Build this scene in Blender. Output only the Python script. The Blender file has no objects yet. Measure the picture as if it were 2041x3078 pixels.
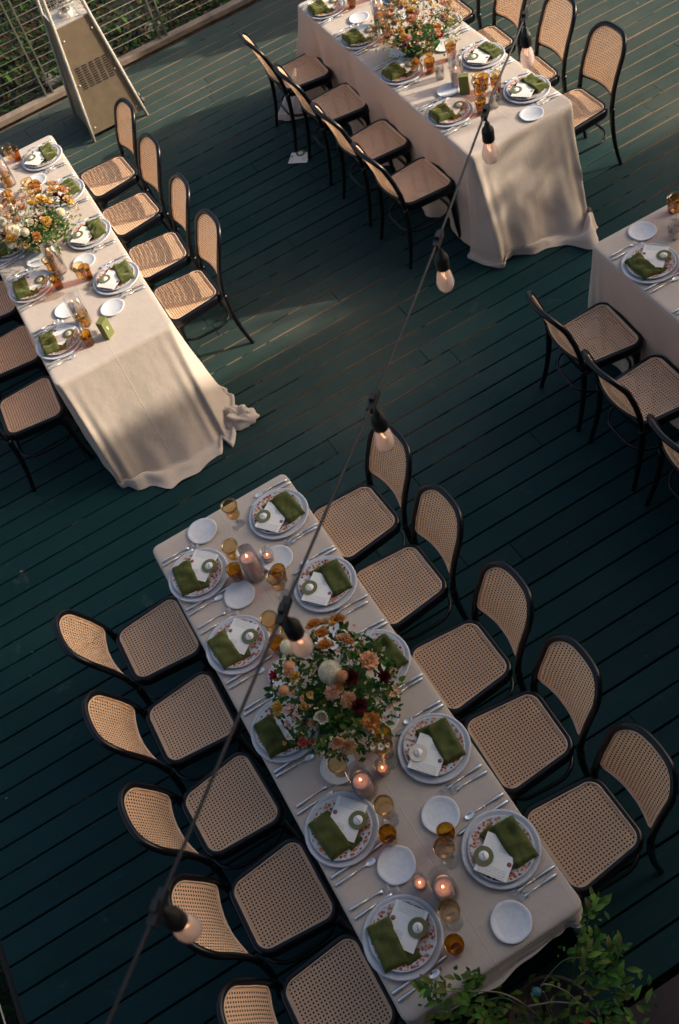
import bpy, math, random
from mathutils import Vector, Matrix, noise as mnoise
R = math.radians
sc = bpy.context.scene
COL = sc.collection
rnd = random.Random(7)

# ------------------------------------------------------------------ camera, sky, sun, exposure
CAM_F, CAM_POS = 3057.0, Vector((-2.0036, 0.1313, 4.6496))
HEAD, PITCH, ROLL = -0.2146, 0.9296, -0.3568
fwd = Vector((math.cos(PITCH)*math.cos(HEAD), math.cos(PITCH)*math.sin(HEAD), -math.sin(PITCH)))
rgt = Vector((math.sin(HEAD), -math.cos(HEAD), 0))
upv = rgt.cross(fwd)
camR = math.cos(ROLL)*rgt + math.sin(ROLL)*upv
camU = -math.sin(ROLL)*rgt + math.cos(ROLL)*upv
cd = bpy.data.cameras.new('camera')
cam = bpy.data.objects.new('camera', cd); COL.objects.link(cam)
cd.sensor_fit = 'VERTICAL'; cd.sensor_height = 36.0; cd.lens = CAM_F*36.0/3078
cd.clip_start = 0.05; cd.clip_end = 400
cd.dof.use_dof = True; cd.dof.focus_distance = 4.5; cd.dof.aperture_fstop = 4.0
m3 = Matrix((camR, camU, -fwd)).transposed()
cam.matrix_world = Matrix.Translation(CAM_POS) @ m3.to_4x4()
sc.camera = cam

SUN_EL = R(22.3)
SUN_H = Vector((-0.351, -0.936)).normalized()
SUN_DIR = Vector((SUN_H.x*math.cos(SUN_EL), SUN_H.y*math.cos(SUN_EL), math.sin(SUN_EL)))
w = bpy.data.worlds.new('World'); sc.world = w; w.use_nodes = True
nt = w.node_tree
sky = nt.nodes.new('ShaderNodeTexSky'); sky.sky_type = 'NISHITA'; sky.sun_disc = False
sky.sun_elevation = SUN_EL; sky.sun_rotation = math.atan2(SUN_H.x, SUN_H.y)
sky.air_density = 1.0; sky.dust_density = 7.0; sky.ozone_density = 0.4
nt.links.new(sky.outputs[0], nt.nodes['Background'].inputs[0])
nt.nodes['Background'].inputs[1].default_value = 0.122
sd = bpy.data.lights.new('sun', 'SUN'); sd.energy = 3.5; sd.angle = R(0.55); sd.color = (1.0, 0.88, 0.70)
so = bpy.data.objects.new('sun', sd); COL.objects.link(so)
so.rotation_euler = SUN_DIR.to_track_quat('Z', 'Y').to_euler(); so.location = (0, -6, 9)
sc.view_settings.view_transform = 'Standard'; sc.view_settings.look = 'None'
sc.view_settings.exposure = 1.02; sc.view_settings.gamma = 1.0; sc.view_settings.use_curve_mapping = False
sc.cycles.max_bounces = 8; sc.cycles.transparent_max_bounces = 24
sc.cycles.caustics_reflective = False; sc.cycles.caustics_refractive = False
sc.cycles.use_adaptive_sampling = True; sc.cycles.adaptive_threshold = 0.01
sc.cycles.use_denoising = True

# ------------------------------------------------------------------ helpers
def in_frame(p, margin=160):
    d = Vector(p) - CAM_POS; k = d.dot(fwd)
    if k <= 0: return False
    x = 1020.5 + CAM_F*d.dot(camR)/k; y = 1539 - CAM_F*d.dot(camU)/k
    return -margin < x < 2041+margin and -margin < y < 3078+margin

class MB:
    def __init__(s): s.v = []; s.f = []; s.m = []
    def add(s, vs, fs, mi=0):
        o = len(s.v); s.v += [tuple(v) for v in vs]
        for f in fs: s.f.append(tuple(i+o for i in f)); s.m.append(mi)
    def box(s, c, d, mat=None, mi=0):
        x, y, z = d[0]/2, d[1]/2, d[2]/2
        vs = [Vector((a*x, b*y, e*z)) for a in (-1, 1) for b in (-1, 1) for e in (-1, 1)]
        if mat: vs = [mat @ v for v in vs]
        vs = [v + Vector(c) for v in vs]
        s.add(vs, [(0,1,3,2), (4,6,7,5), (0,4,5,1), (2,3,7,6), (0,2,6,4), (1,5,7,3)], mi)
    def tube(s, pts, rad, seg=8, closed=False, cap=True, sq=1.0, mi=0):
        pts = [Vector(p) for p in pts]; n = len(pts)
        rads = rad if isinstance(rad, (list, tuple)) else [rad]*n
        vs = []; prev = None
        for i in range(n):
            if closed: t = pts[(i+1) % n] - pts[(i-1) % n]
            else: t = pts[min(i+1, n-1)] - pts[max(i-1, 0)]
            t.normalize()
            if prev is None:
                a = Vector((0, 0, 1)) if abs(t.z) < 0.9 else Vector((1, 0, 0))
                nrm = t.cross(a).normalized()
            else:
                nrm = (prev - t*prev.dot(t)).normalized()
            prev = nrm; b = t.cross(nrm)
            for k in range(seg):
                a = 2*math.pi*k/seg
                vs.append(pts[i] + (nrm*math.cos(a) + b*math.sin(a)*sq)*rads[i])
        fs = []
        for i in range(n if closed else n-1):
            j = (i+1) % n
            for k in range(seg):
                l = (k+1) % seg
                fs.append((i*seg+k, i*seg+l, j*seg+l, j*seg+k))
        if cap and not closed:
            fs.append(tuple(range(seg-1, -1, -1))); fs.append(tuple((n-1)*seg+k for k in range(seg)))
        s.add(vs, fs, mi)
    def lathe(s, prof, seg=24, c=(0,0,0), wob=None, mi=0, caps=False):
        vs = []; n = len(prof)
        for i, (r, z) in enumerate(prof):
            for k in range(seg):
                a = 2*math.pi*k/seg; rr = r*(wob(a) if wob else 1)
                vs.append((c[0]+rr*math.cos(a), c[1]+rr*math.sin(a), c[2]+z))
        fs = []
        for i in range(n-1):
            for k in range(seg):
                l = (k+1) % seg
                fs.append((i*seg+k, i*seg+l, (i+1)*seg+l, (i+1)*seg+k))
        if caps:
            fs.append(tuple(range(seg-1, -1, -1))); fs.append(tuple((n-1)*seg+k for k in range(seg)))
        s.add(vs, fs, mi)
    def mesh(s, name, mats, smooth=True):
        me = bpy.data.meshes.new(name); me.from_pydata(s.v, [], s.f)
        if not isinstance(mats, (list, tuple)): mats = [mats]
        for m in mats: me.materials.append(m)
        if len(mats) > 1: me.polygons.foreach_set('material_index', s.m)
        if smooth: me.polygons.foreach_set('use_smooth', [True]*len(me.polygons))
        me.update(); return me

def sharp(me, ang=35):
    try: me.set_sharp_from_angle(angle=R(ang))
    except Exception: pass
    return me

def obj(name, me, parent=None, loc=(0,0,0), rot=(0,0,0), scale=(1,1,1)):
    o = bpy.data.objects.new(name, me); COL.objects.link(o)
    o.location = loc; o.rotation_euler = rot; o.scale = scale
    if parent: o.parent = parent
    return o
def thing(name, label, cat, loc=(0,0,0), rotz=0, group=None, me=None, rot=None):
    o = bpy.data.objects.new(name, me); COL.objects.link(o)
    o.location = loc; o.rotation_euler = rot if rot else (0, 0, rotz)
    o['label'] = label; o['category'] = cat
    if group: o['group'] = group
    return o
def struct(name, me, **k):
    o = obj(name, me, **k); o['kind'] = 'structure'; return o

def catmull(pts, n=6, closed=False):
    pts = [Vector(p) for p in pts]; out = []; N = len(pts)
    for i in range(N if closed else N-1):
        p0 = pts[(i-1) % N] if closed or i > 0 else pts[0]
        p1 = pts[i]; p2 = pts[(i+1) % N]
        p3 = pts[(i+2) % N] if closed or i+2 < N else pts[-1]
        for k in range(n):
            t = k/n
            out.append(0.5*((2*p1) + (p2-p0)*t + (2*p0-5*p1+4*p2-p3)*t*t + (3*p1-p0-3*p2+p3)*t**3))
    if not closed: out.append(pts[-1])
    return out

def rounded(poly, rads, n=6):
    out = []; N = len(poly)
    for i in range(N):
        p = Vector(poly[i]); a = Vector(poly[i-1]) - p; b = Vector(poly[(i+1) % N]) - p
        la, lb = a.length, b.length; a.normalize(); b.normalize()
        r = rads[i] if isinstance(rads, (list, tuple)) else rads
        ang = math.acos(max(-1, min(1, a.dot(b)))); d = min(r/math.tan(ang/2), la*.49, lb*.49)
        rr = d*math.tan(ang/2); c = p + (a+b).normalized()*(rr/math.sin(ang/2))
        s0 = p + a*d - c; s1 = p + b*d - c
        a0 = math.atan2(s0.y, s0.x); a1 = math.atan2(s1.y, s1.x); da = a1-a0
        while da > math.pi: da -= 2*math.pi
        while da < -math.pi: da += 2*math.pi
        for k in range(n+1):
            t = a0 + da*k/n; out.append((c.x+rr*math.cos(t), c.y+rr*math.sin(t)))
    return out

def densify(loop, step=.02):
    out = []
    for i in range(len(loop)):
        a, c = Vector(loop[i]), Vector(loop[(i+1) % len(loop)]); k = max(1, int((c-a).length/step+.5))
        out += [tuple(a+(c-a)*(j/k)) for j in range(k)]
    return out

def inside_dist(pt, poly):
    x, y = pt; ins = False; best = 1e9; N = len(poly)
    for i in range(N):
        x1, y1 = poly[i]; x2, y2 = poly[(i+1) % N]
        if (y1 > y) != (y2 > y) and x < (x2-x1)*(y-y1)/(y2-y1)+x1: ins = not ins
        dx, dy = x2-x1, y2-y1; L = dx*dx+dy*dy
        t = max(0, min(1, ((x-x1)*dx+(y-y1)*dy)/L)) if L > 0 else 0
        best = min(best, math.hypot(x-x1-t*dx, y-y1-t*dy))
    return best if ins else -best

# ------------------------------------------------------------------ materials
class NT:
    def __init__(s, name):
        s.mat = bpy.data.materials.new(name); s.mat.use_nodes = True
        s.t = s.mat.node_tree; s.p = s.t.nodes['Principled BSDF']; s.o = s.t.nodes['Material Output']
    def n(s, typ, **k):
        nd = s.t.nodes.new(typ)
        for a, b in k.items():
            if a.startswith('i_'):
                key = a[2:]; nd.inputs[int(key) if key.isdigit() else key.replace('_', ' ')].default_value = b
            else: setattr(nd, a, b)
        return nd
    def l(s, a, b): s.t.links.new(a, b)
    def coords(s, kind='Object', scale=(1,1,1)):
        if kind == 'World': src = s.n('ShaderNodeNewGeometry').outputs['Position']
        else: src = s.n('ShaderNodeTexCoord').outputs[kind]
        mp = s.n('ShaderNodeMapping'); mp.inputs['Scale'].default_value = scale
        s.l(src, mp.inputs[0]); return mp.outputs[0]
    def noise(s, vec, scale, detail=4, rough=.55):
        n = s.n('ShaderNodeTexNoise'); n.inputs['Scale'].default_value = scale
        n.inputs['Detail'].default_value = detail; n.inputs['Roughness'].default_value = rough
        s.l(vec, n.inputs['Vector']); return n
    def ramp(s, fac, stops):
        r = s.n('ShaderNodeValToRGB'); e = r.color_ramp.elements
        while len(e) < len(stops): e.new(0.5)
        for el, (p, c) in zip(e, stops):
            el.position = p; el.color = (c if len(c) == 4 else (*c, 1)) if isinstance(c, tuple) else (c, c, c, 1)
        s.l(fac, r.inputs[0]); return r.outputs[0]
    def mix(s, fac, a, b, mode='MIX'):
        m = s.n('ShaderNodeMix', data_type='RGBA', blend_type=mode)
        for sock, v in ((m.inputs[0], fac), (m.inputs[6], a), (m.inputs[7], b)):
            if hasattr(v, 'links'): s.l(v, sock)
            else: sock.default_value = v if not isinstance(v, tuple) else ((*v, 1) if len(v) == 3 else v)
        return m.outputs[2]
    def math(s, op, a, b=0.0):
        m = s.n('ShaderNodeMath', operation=op)
        for sock, v in ((m.inputs[0], a), (m.inputs[1], b)):
            if hasattr(v, 'links'): s.l(v, sock)
            else: sock.default_value = v
        return m.outputs[0]
    def bump(s, h, strength=.3, dist=.002):
        b = s.n('ShaderNodeBump'); b.inputs['Strength'].default_value = strength; b.inputs['Distance'].default_value = dist
        s.l(h, b.inputs['Height']); s.l(b.outputs[0], s.p.inputs['Normal']); return b
    def base(s, c):
        if hasattr(c, 'links'): s.l(c, s.p.inputs['Base Color'])
        else: s.p.inputs['Base Color'].default_value = (*c, 1)

def simple(name, col, rough=.5, metal=0, var=.15, scale=30, spec=.5, coat=0, sheen=0, trans=0, bump=0):
    N = NT(name); v = N.coords('Object'); nz = N.noise(v, scale)
    dark = tuple(c*(1-var) for c in col); lite = tuple(min(1, c*(1+var)) for c in col)
    N.base(N.ramp(nz.outputs[0], [(.3, dark), (.7, lite)]))
    p = N.p.inputs
    p['Roughness'].default_value = rough; p['Metallic'].default_value = metal; p['Specular IOR Level'].default_value = spec
    p['Coat Weight'].default_value = coat; p['Coat Roughness'].default_value = .12
    p['Sheen Weight'].default_value = sheen
    if bump: N.bump(nz.outputs[0], bump, .002)
    if trans:
        tr = N.n('ShaderNodeBsdfTranslucent'); tr.inputs[0].default_value = (*lite, 1)
        mx = N.n('ShaderNodeMixShader'); mx.inputs[0].default_value = trans
        N.l(N.p.outputs[0], mx.inputs[1]); N.l(tr.outputs[0], mx.inputs[2]); N.l(mx.outputs[0], N.o.inputs[0])
    return N.mat

def glass(name, tint, refl=1.0, rough=.03, haze=0.0, hazecol=(.8,.8,.8)):
    N = NT(name); N.t.nodes.remove(N.p)
    tr = N.n('ShaderNodeBsdfTransparent'); tr.inputs[0].default_value = (*tint, 1)
    body = tr.outputs[0]
    if haze:
        df = N.n('ShaderNodeBsdfTranslucent'); df.inputs[0].default_value = (*hazecol, 1)
        d2 = N.n('ShaderNodeBsdfDiffuse'); d2.inputs[0].default_value = (*hazecol, 1)
        ad = N.n('ShaderNodeMixShader'); ad.inputs[0].default_value = .5
        N.l(df.outputs[0], ad.inputs[1]); N.l(d2.outputs[0], ad.inputs[2])
        mh = N.n('ShaderNodeMixShader'); mh.inputs[0].default_value = haze
        N.l(body, mh.inputs[1]); N.l(ad.outputs[0], mh.inputs[2]); body = mh.outputs[0]
    gl = N.n('ShaderNodeBsdfGlossy'); gl.inputs['Roughness'].default_value = rough
    lw = N.n('ShaderNodeLayerWeight'); lw.inputs[0].default_value = .5
    fz = N.math('ADD', N.math('MULTIPLY', N.math('POWER', lw.outputs['Facing'], 4.0), .75), .045)
    mx = N.n('ShaderNodeMixShader'); N.l(N.math('MULTIPLY', fz, refl), mx.inputs[0])
    N.l(body, mx.inputs[1]); N.l(gl.outputs[0], mx.inputs[2]); N.l(mx.outputs[0], N.o.inputs[0])
    return N.mat

def emit(name, col, st):
    N = NT(name); N.t.nodes.remove(N.p)
    e = N.n('ShaderNodeEmission'); e.inputs[0].default_value = (*col, 1); e.inputs[1].default_value = st
    N.l(e.outputs[0], N.o.inputs[0]); return N.mat

def objcolor(name, rough=.6, trans=.25, var=.25, scale=60, sheen=0.0, grad=False):
    N = NT(name); N.p.inputs['Specular IOR Level'].default_value = .18; oi = N.n('ShaderNodeObjectInfo'); v = N.coords('Object'); nz = N.noise(v, scale)
    c = N.mix(1.0, oi.outputs['Color'], N.ramp(nz.outputs[0], [(.3, 1-var), (.7, 1+var*.6)]), 'MULTIPLY')
    N.base(c); N.p.inputs['Roughness'].default_value = rough; N.p.inputs['Sheen Weight'].default_value = sheen
    tr = N.n('ShaderNodeBsdfTranslucent'); N.l(c, tr.inputs[0])
    mx = N.n('ShaderNodeMixShader'); mx.inputs[0].default_value = trans
    N.l(N.p.outputs[0], mx.inputs[1]); N.l(tr.outputs[0], mx.inputs[2]); N.l(mx.outputs[0], N.o.inputs[0])
    return N.mat

def deck_paint():
    N = NT('deck_paint'); pos = N.coords('World'); ob = N.coords('Object')
    oi = N.n('ShaderNodeObjectInfo')
    grain = N.noise(N.coords('World', (45, 2.5, 45)), 1.0, 6, .65)
    big = N.noise(pos, 1.3, 5, .6); fine = N.noise(pos, 60, 3, .6)
    teal = N.ramp(big.outputs[0], [(.3, (.0028, .0270, .0315)), (.55, (.0040, .0315, .0350)), (.8, (.0090, .0375, .0385))])
    worn_sunlit = N.ramp(big.outputs[0], [(.3, (.036, .062, .055)), (.7, (.078, .087, .073))])
    # sunlight painted into the colour: paler in sunlit bands, dark teal in shade
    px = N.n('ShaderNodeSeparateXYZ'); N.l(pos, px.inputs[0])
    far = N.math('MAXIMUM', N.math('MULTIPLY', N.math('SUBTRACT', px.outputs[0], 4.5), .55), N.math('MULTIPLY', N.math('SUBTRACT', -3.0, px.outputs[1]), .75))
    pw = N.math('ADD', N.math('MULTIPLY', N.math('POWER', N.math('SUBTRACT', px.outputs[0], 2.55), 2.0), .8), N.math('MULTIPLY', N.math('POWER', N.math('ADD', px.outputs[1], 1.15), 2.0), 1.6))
    far = N.math('MAXIMUM', far, N.math('MULTIPLY', N.math('EXPONENT', N.math('MULTIPLY', pw, -1.0)), .80))  # pale patch: walked-thin paint, and sunlight painted in for the wedge
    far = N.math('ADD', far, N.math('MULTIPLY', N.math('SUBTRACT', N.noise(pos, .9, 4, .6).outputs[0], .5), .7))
    base = N.mix(N.ramp(far, [(.05, .05), (.95, .95)]), teal, worn_sunlit)
    base = N.mix(.35, base, N.ramp(oi.outputs['Random'], [(0, (.62, .66, .66)), (1, (1.25, 1.2, 1.2))]), 'MULTIPLY')
    base = N.mix(.35, base, N.ramp(grain.outputs[0], [(.3, (.4, .4, .4)), (.7, (1.1, 1.1, 1.1))]), 'MULTIPLY')
    # worn edges: bare wood along the arrises, painted stronger to mimic sun on them
    sx = N.n('ShaderNodeSeparateXYZ'); N.l(ob, sx.inputs[0])
    edge = N.math('ABSOLUTE', sx.outputs[0])
    wn = N.noise(N.coords('World', (8, 1.4, 8)), 2.2, 5, .7)
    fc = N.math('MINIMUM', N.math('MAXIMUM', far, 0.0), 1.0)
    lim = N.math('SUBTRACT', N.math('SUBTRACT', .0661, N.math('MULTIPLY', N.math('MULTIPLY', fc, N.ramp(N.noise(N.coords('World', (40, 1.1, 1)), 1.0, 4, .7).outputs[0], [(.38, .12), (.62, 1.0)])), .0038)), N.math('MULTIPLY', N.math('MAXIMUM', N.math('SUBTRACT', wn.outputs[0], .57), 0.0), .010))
    wear_sunlit = N.math('GREATER_THAN', edge, lim)
    # scattered chips and pale scuffs
    chip = N.noise(pos, 23, 3, .5)
    chips = N.ramp(chip.outputs[0], [(.745, 0.0), (.765, 1.0)])
    scuff = N.ramp(N.noise(pos, 5.5, 6, .75).outputs[0], [(.60, 0.0), (.80, .38)])
    base = N.mix(scuff, base, (.12, .13, .115))
    base = N.mix(chips, base, (.22, .20, .17))
    base = N.mix(wear_sunlit, base, N.ramp(grain.outputs[0], [(.3, (.15, .10, .066)), (.7, (.28, .20, .14))]))
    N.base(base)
    N.l(N.ramp(fine.outputs[0], [(.3, .46), (.7, .62)]), N.p.inputs['Roughness'])
    N.p.inputs['Specular IOR Level'].default_value = .10
    N.bump(N.mix(.6, grain.outputs[0], fine.outputs[0]), .35, .0015)
    return N.mat

def linen(name, col):
    N = NT(name); v = N.coords('Object')
    weave = N.noise(N.coords('Object', (1, 1, 1)), 420, 2, .6); big = N.noise(v, 3.5, 4, .6)
    mid = N.noise(v, 60, 4, .7)
    c = N.ramp(weave.outputs[0], [(.25, tuple(x*.80 for x in col)), (.75, tuple(min(1, x*1.14) for x in col))])
    c = N.mix(.35, c, N.ramp(big.outputs[0], [(.3, (.82, .80, .79)), (.7, (1, 1, 1))]), 'MULTIPLY')
    c = N.mix(.25, c, N.ramp(mid.outputs[0], [(.3, (.8, .8, .8)), (.7, (1, 1, 1))]), 'MULTIPLY')
    N.base(c); N.p.inputs['Roughness'].default_value = .9; N.p.inputs['Specular IOR Level'].default_value = .15
    N.p.inputs['Sheen Weight'].default_value = .15
    # pressed fold creases: one along the middle, a few across
    sx = N.n('ShaderNodeSeparateXYZ'); N.l(v, sx.inputs[0])
    def line(a, period, off, wd):
        f = N.math('ABSOLUTE', N.math('SUBTRACT', N.math('FRACT', N.math('ADD', N.math('DIVIDE', a, period), off)), .5))
        return N.math('MAXIMUM', N.math('SUBTRACT', 1.0, N.math('DIVIDE', f, wd)), 0.0)
    cr = N.math('ADD', line(sx.outputs[1], 1.2, .5, .0035), N.math('MULTIPLY', line(sx.outputs[2], .52, .82, .010), .6))
    cr = N.math('ADD', cr, N.math('MULTIPLY', line(sx.outputs[0], .61, .27, .010), .5))
    h = N.math('ADD', N.math('MULTIPLY', cr, .36), N.math('MULTIPLY', weave.outputs[0], .14))
    h = N.math('ADD', h, N.math('MULTIPLY', N.noise(v, 9, 4, .55).outputs[0], 2.2))
    N.bump(h, .55, .0035)
    return N.mat

def floral_plate():
    N = NT('floral_china'); v = N.coords('Object')
    sx = N.n('ShaderNodeSeparateXYZ'); N.l(v, sx.inputs[0])
    r = N.math('SQRT', N.math('ADD', N.math('POWER', sx.outputs[0], 2.0), N.math('POWER', sx.outputs[1], 2.0)))
    band = N.math('MULTIPLY', N.math('GREATER_THAN', r, .066), N.math('LESS_THAN', r, .119))
    oi = N.n('ShaderNodeObjectInfo')
    off = N.n('ShaderNodeVectorMath', operation='ADD'); N.l(v, off.inputs[0])
    cmb = N.n('ShaderNodeCombineXYZ'); N.l(oi.outputs['Random'], cmb.inputs[0]); N.l(cmb.outputs[0], off.inputs[1])
    vo = N.n('ShaderNodeTexVoronoi', voronoi_dimensions='2D'); vo.inputs['Scale'].default_value = 72; N.l(off.outputs[0], vo.inputs[0])
    pet = N.noise(off.outputs[0], 230, 2, .6)
    d = N.math('ADD', vo.outputs['Distance'], N.math('MULTIPLY', N.math('SUBTRACT', pet.outputs[0], .5), 1.1))
    spot = N.math('LESS_THAN', d, .44)
    sep = N.n('ShaderNodeSeparateColor'); N.l(vo.outputs['Color'], sep.inputs[0])
    keep = N.math('GREATER_THAN', sep.outputs[0], .15)
    col = N.ramp(sep.outputs[1], [(0, (.20, .022, .012)), (.4, (.42, .10, .025)), (.7, (.50, .17, .035)), (1, (.22, .05, .05))])
    tw = N.n('ShaderNodeTexVoronoi', feature='DISTANCE_TO_EDGE', voronoi_dimensions='2D'); tw.inputs['Scale'].default_value = 75; N.l(off.outputs[0], tw.inputs[0])
    twig = N.math('MULTIPLY', N.math('LESS_THAN', tw.outputs['Distance'], .05), N.math('GREATER_THAN', pet.outputs[0], .53))
    china = N.ramp(N.noise(v, 14).outputs[0], [(.3, (.40, .435, .46)), (.7, (.50, .53, .55))])
    c = N.mix(N.math('MULTIPLY', twig, band), china, (.30, .27, .25))
    c = N.mix(N.math('MULTIPLY', N.math('MULTIPLY', spot, keep), band), c, col)
    N.base(c); N.p.inputs['Roughness'].default_value = .22
    return N.mat

def stoneware(name, col):
    N = NT(name); v = N.coords('Object'); nz = N.noise(v, 55, 5, .7); cr = N.n('ShaderNodeTexVoronoi', feature='DISTANCE_TO_EDGE'); cr.inputs['Scale'].default_value = 34
    N.l(N.n('ShaderNodeTexCoord').outputs['Object'], cr.inputs[0])
    c = N.ramp(nz.outputs[0], [(.3, tuple(x*.88 for x in col)), (.7, tuple(min(1, x*1.05) for x in col))])
    N.base(c); N.p.inputs['Roughness'].default_value = .34
    N.bump(nz.outputs[0], .45, .0016); return N.mat

def velvet():
    N = NT('green_velvet'); v = N.coords('Object'); oi = N.n('ShaderNodeObjectInfo')
    nz = N.noise(v, 22, 5, .65); f = N.noise(v, 300, 2)
    c = N.ramp(nz.outputs[0], [(.28, (.024, .031, .008)), (.52, (.062, .071, .020)), (.78, (.128, .134, .048))])
    c = N.mix(.4, c, N.ramp(oi.outputs['Random'], [(0, (.040, .049, .013)), (1, (.090, .096, .030))]))
    N.base(c); N.p.inputs['Roughness'].default_value = .85; N.p.inputs['Specular IOR Level'].default_value = .1
    N.p.inputs['Sheen Weight'].default_value = .9; N.p.inputs['Sheen Roughness'].default_value = .35
    N.p.inputs['Sheen Tint'].default_value = (.50, .52, .26, 1)
    N.bump(N.math('ADD', nz.outputs[0], N.math('MULTIPLY', f.outputs[0], .25)), .5, .004); return N.mat

def printed_paper():
    N = NT('printed_paper'); v = N.coords('Object'); sx = N.n('ShaderNodeSeparateXYZ'); N.l(v, sx.inputs[0])
    # rows of small faint handwriting-like strokes in two blocks, flat print
    rowf = N.math('FRACT', N.math('MULTIPLY', sx.outputs[1], 105.0))
    row = N.math('MULTIPLY', N.math('GREATER_THAN', rowf, .12), N.math('LESS_THAN', rowf, .9))
    sc_ = N.noise(N.coords('Object', (260, 300, 1)), 1.0, 3, .7)
    stroke = N.math('LESS_THAN', N.math('ABSOLUTE', N.math('SUBTRACT', sc_.outputs[0], .5)), .055)
    b1 = N.math('LESS_THAN', sx.outputs[1], -.040)
    b2 = N.math('MULTIPLY', N.math('MULTIPLY', N.math('GREATER_THAN', sx.outputs[1], .022), N.math('LESS_THAN', sx.outputs[1], .050)), N.math('LESS_THAN', N.math('ABSOLUTE', N.math('SUBTRACT', sx.outputs[0], .015)), .018))
    blk = N.math('MAXIMUM', b1, b2)
    marg = N.math('LESS_THAN', N.math('ABSOLUTE', sx.outputs[0]), .052)
    ink = N.math('MULTIPLY', N.math('MULTIPLY', N.math('MULTIPLY', row, stroke), blk), marg)
    paper = N.ramp(N.noise(v, 70, 3).outputs[0], [(.3, (.69, .67, .635)), (.7, (.75, .73, .70))])
    N.base(N.mix(N.math('MULTIPLY', ink, .38), paper, (.10, .10, .11))); N.p.inputs['Roughness'].default_value = .75
    return N.mat

def cane():
    N = NT('woven_cane'); v = N.coords('Object'); oi = N.n('ShaderNodeObjectInfo')
    nz = N.noise(v, 9, 4, .6); fine = N.noise(v, 380, 2, .6)
    c = N.ramp(fine.outputs[0], [(.25, (.74, .43, .25)), (.75, (.94, .62, .40))])
    c = N.mix(.5, c, N.ramp(nz.outputs[0], [(.3, (.88, .84, .80)), (.7, (1.05, 1.02, .98))]), 'MULTIPLY')
    c = N.mix(.4, c, N.ramp(oi.outputs['Random'], [(0, (.66, .39, .22)), (1, (.94, .65, .43))]))
    N.base(c); N.p.inputs['Roughness'].default_value = .55
    wv = N.n('ShaderNodeTexWave'); wv.inputs['Scale'].default_value = 135; N.l(v, wv.inputs[0])
    N.bump(N.math('ADD', wv.outputs['Fac'], fine.outputs[0]), .4, .0012)
    tr = N.n('ShaderNodeBsdfTranslucent'); N.l(c, tr.inputs[0]); mx = N.n('ShaderNodeMixShader'); mx.inputs[0].default_value = .13
    N.l(N.p.outputs[0], mx.inputs[1]); N.l(tr.outputs[0], mx.inputs[2]); N.l(mx.outputs[0], N.o.inputs[0])
    return N.mat

M = dict(
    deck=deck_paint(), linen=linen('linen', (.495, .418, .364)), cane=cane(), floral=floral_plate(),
    black=simple('black_lacquer', (.0035, .0036, .0060), .30, var=.25, spec=.32),
    spline=simple('cane_binding', (.74, .54, .38), .5, trans=.1),
    charger=stoneware('charger_glaze', (.49, .495, .53)), bread=stoneware('bread_plate_glaze', (.60, .61, .64)),
    velvet=velvet(), paper=printed_paper(),
    ring=simple('olive_card', (.115, .120, .044), .7, scale=90), ringcream=simple('cream_card', (.60, .52, .46), .7, scale=90),
    white=simple('white_card', (.70, .69, .68), .7, var=.06, scale=200), seal=simple('wax_seal', (.26, .075, .055), .5),
    silver=simple('silver_plate', (.74, .77, .80), .36, .8, var=.08, scale=40),
    amber=glass('amber_glass', (.86, .58, .16), 1.5), amberbowl=glass('pale_amber_glass', (.955, .83, .60), 1.6),
    clear=glass('clear_glass', (.95, .95, .95), 1.5), hurricane=glass('hurricane_glass', (.975, .965, .965), 1.3),
    wax=simple('pink_wax', (.84, .60, .56), .5, var=.08, trans=.25), wick=simple('wick', (.02, .015, .01), .9),
    flame=emit('flame', (1.0, .36, .10), 6.0), filament=emit('filament', (1.0, .50, .24), 2.6),
    bulb=glass('bulb_glass', (.95, .88, .85), 1.0, .06, haze=.60, hazecol=(.90, .78, .74)),
    rubber=simple('black_rubber', (.012, .012, .012), .5), cord=simple('grey_cord', (.024, .024, .026), .6, spec=.25),
    steel=simple('brushed_steel', (.38, .29, .20), .45, .75, var=.10, scale=14), tube=simple('steel_tube', (.66, .60, .53), .38, .45, var=.06),
    slot=simple('dark_slot', (.01, .009, .008), .9), wire=simple('cable_wire', (.55, .47, .36), .5, .15), post=simple('post_paint', (.105, .105, .080), .55, var=.25, scale=12),
    wood=simple('weathered_wood', (.22, .165, .125), .8, var=.3, scale=8, bump=.3), dark=simple('dark_timber', (.012, .010, .009), .9),
    green=simple('green_box_card', (.135, .150, .040), .65, var=.05), petal=objcolor('petal', .6, .30), leafc=objcolor('leaf', .5, .25, .3, 40),
    stem=simple('plant_stem', (.07, .10, .025), .6), bark=simple('branch_bark', (.16, .12, .09), .8), pot=simple('dark_pot', (.02, .018, .018), .7),
    teal=simple('teal_cap', (.010, .085, .085), .45), plinth=simple('plum_plinth', (.045, .030, .034), .9, var=.25, scale=4),
    wallm=simple('house_wall', (.10, .085, .075), .85), roofm=simple('house_roof', (.05, .045, .045), .9), vase=simple('vase_ceramic', (.30, .27, .24), .6),
)

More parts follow.
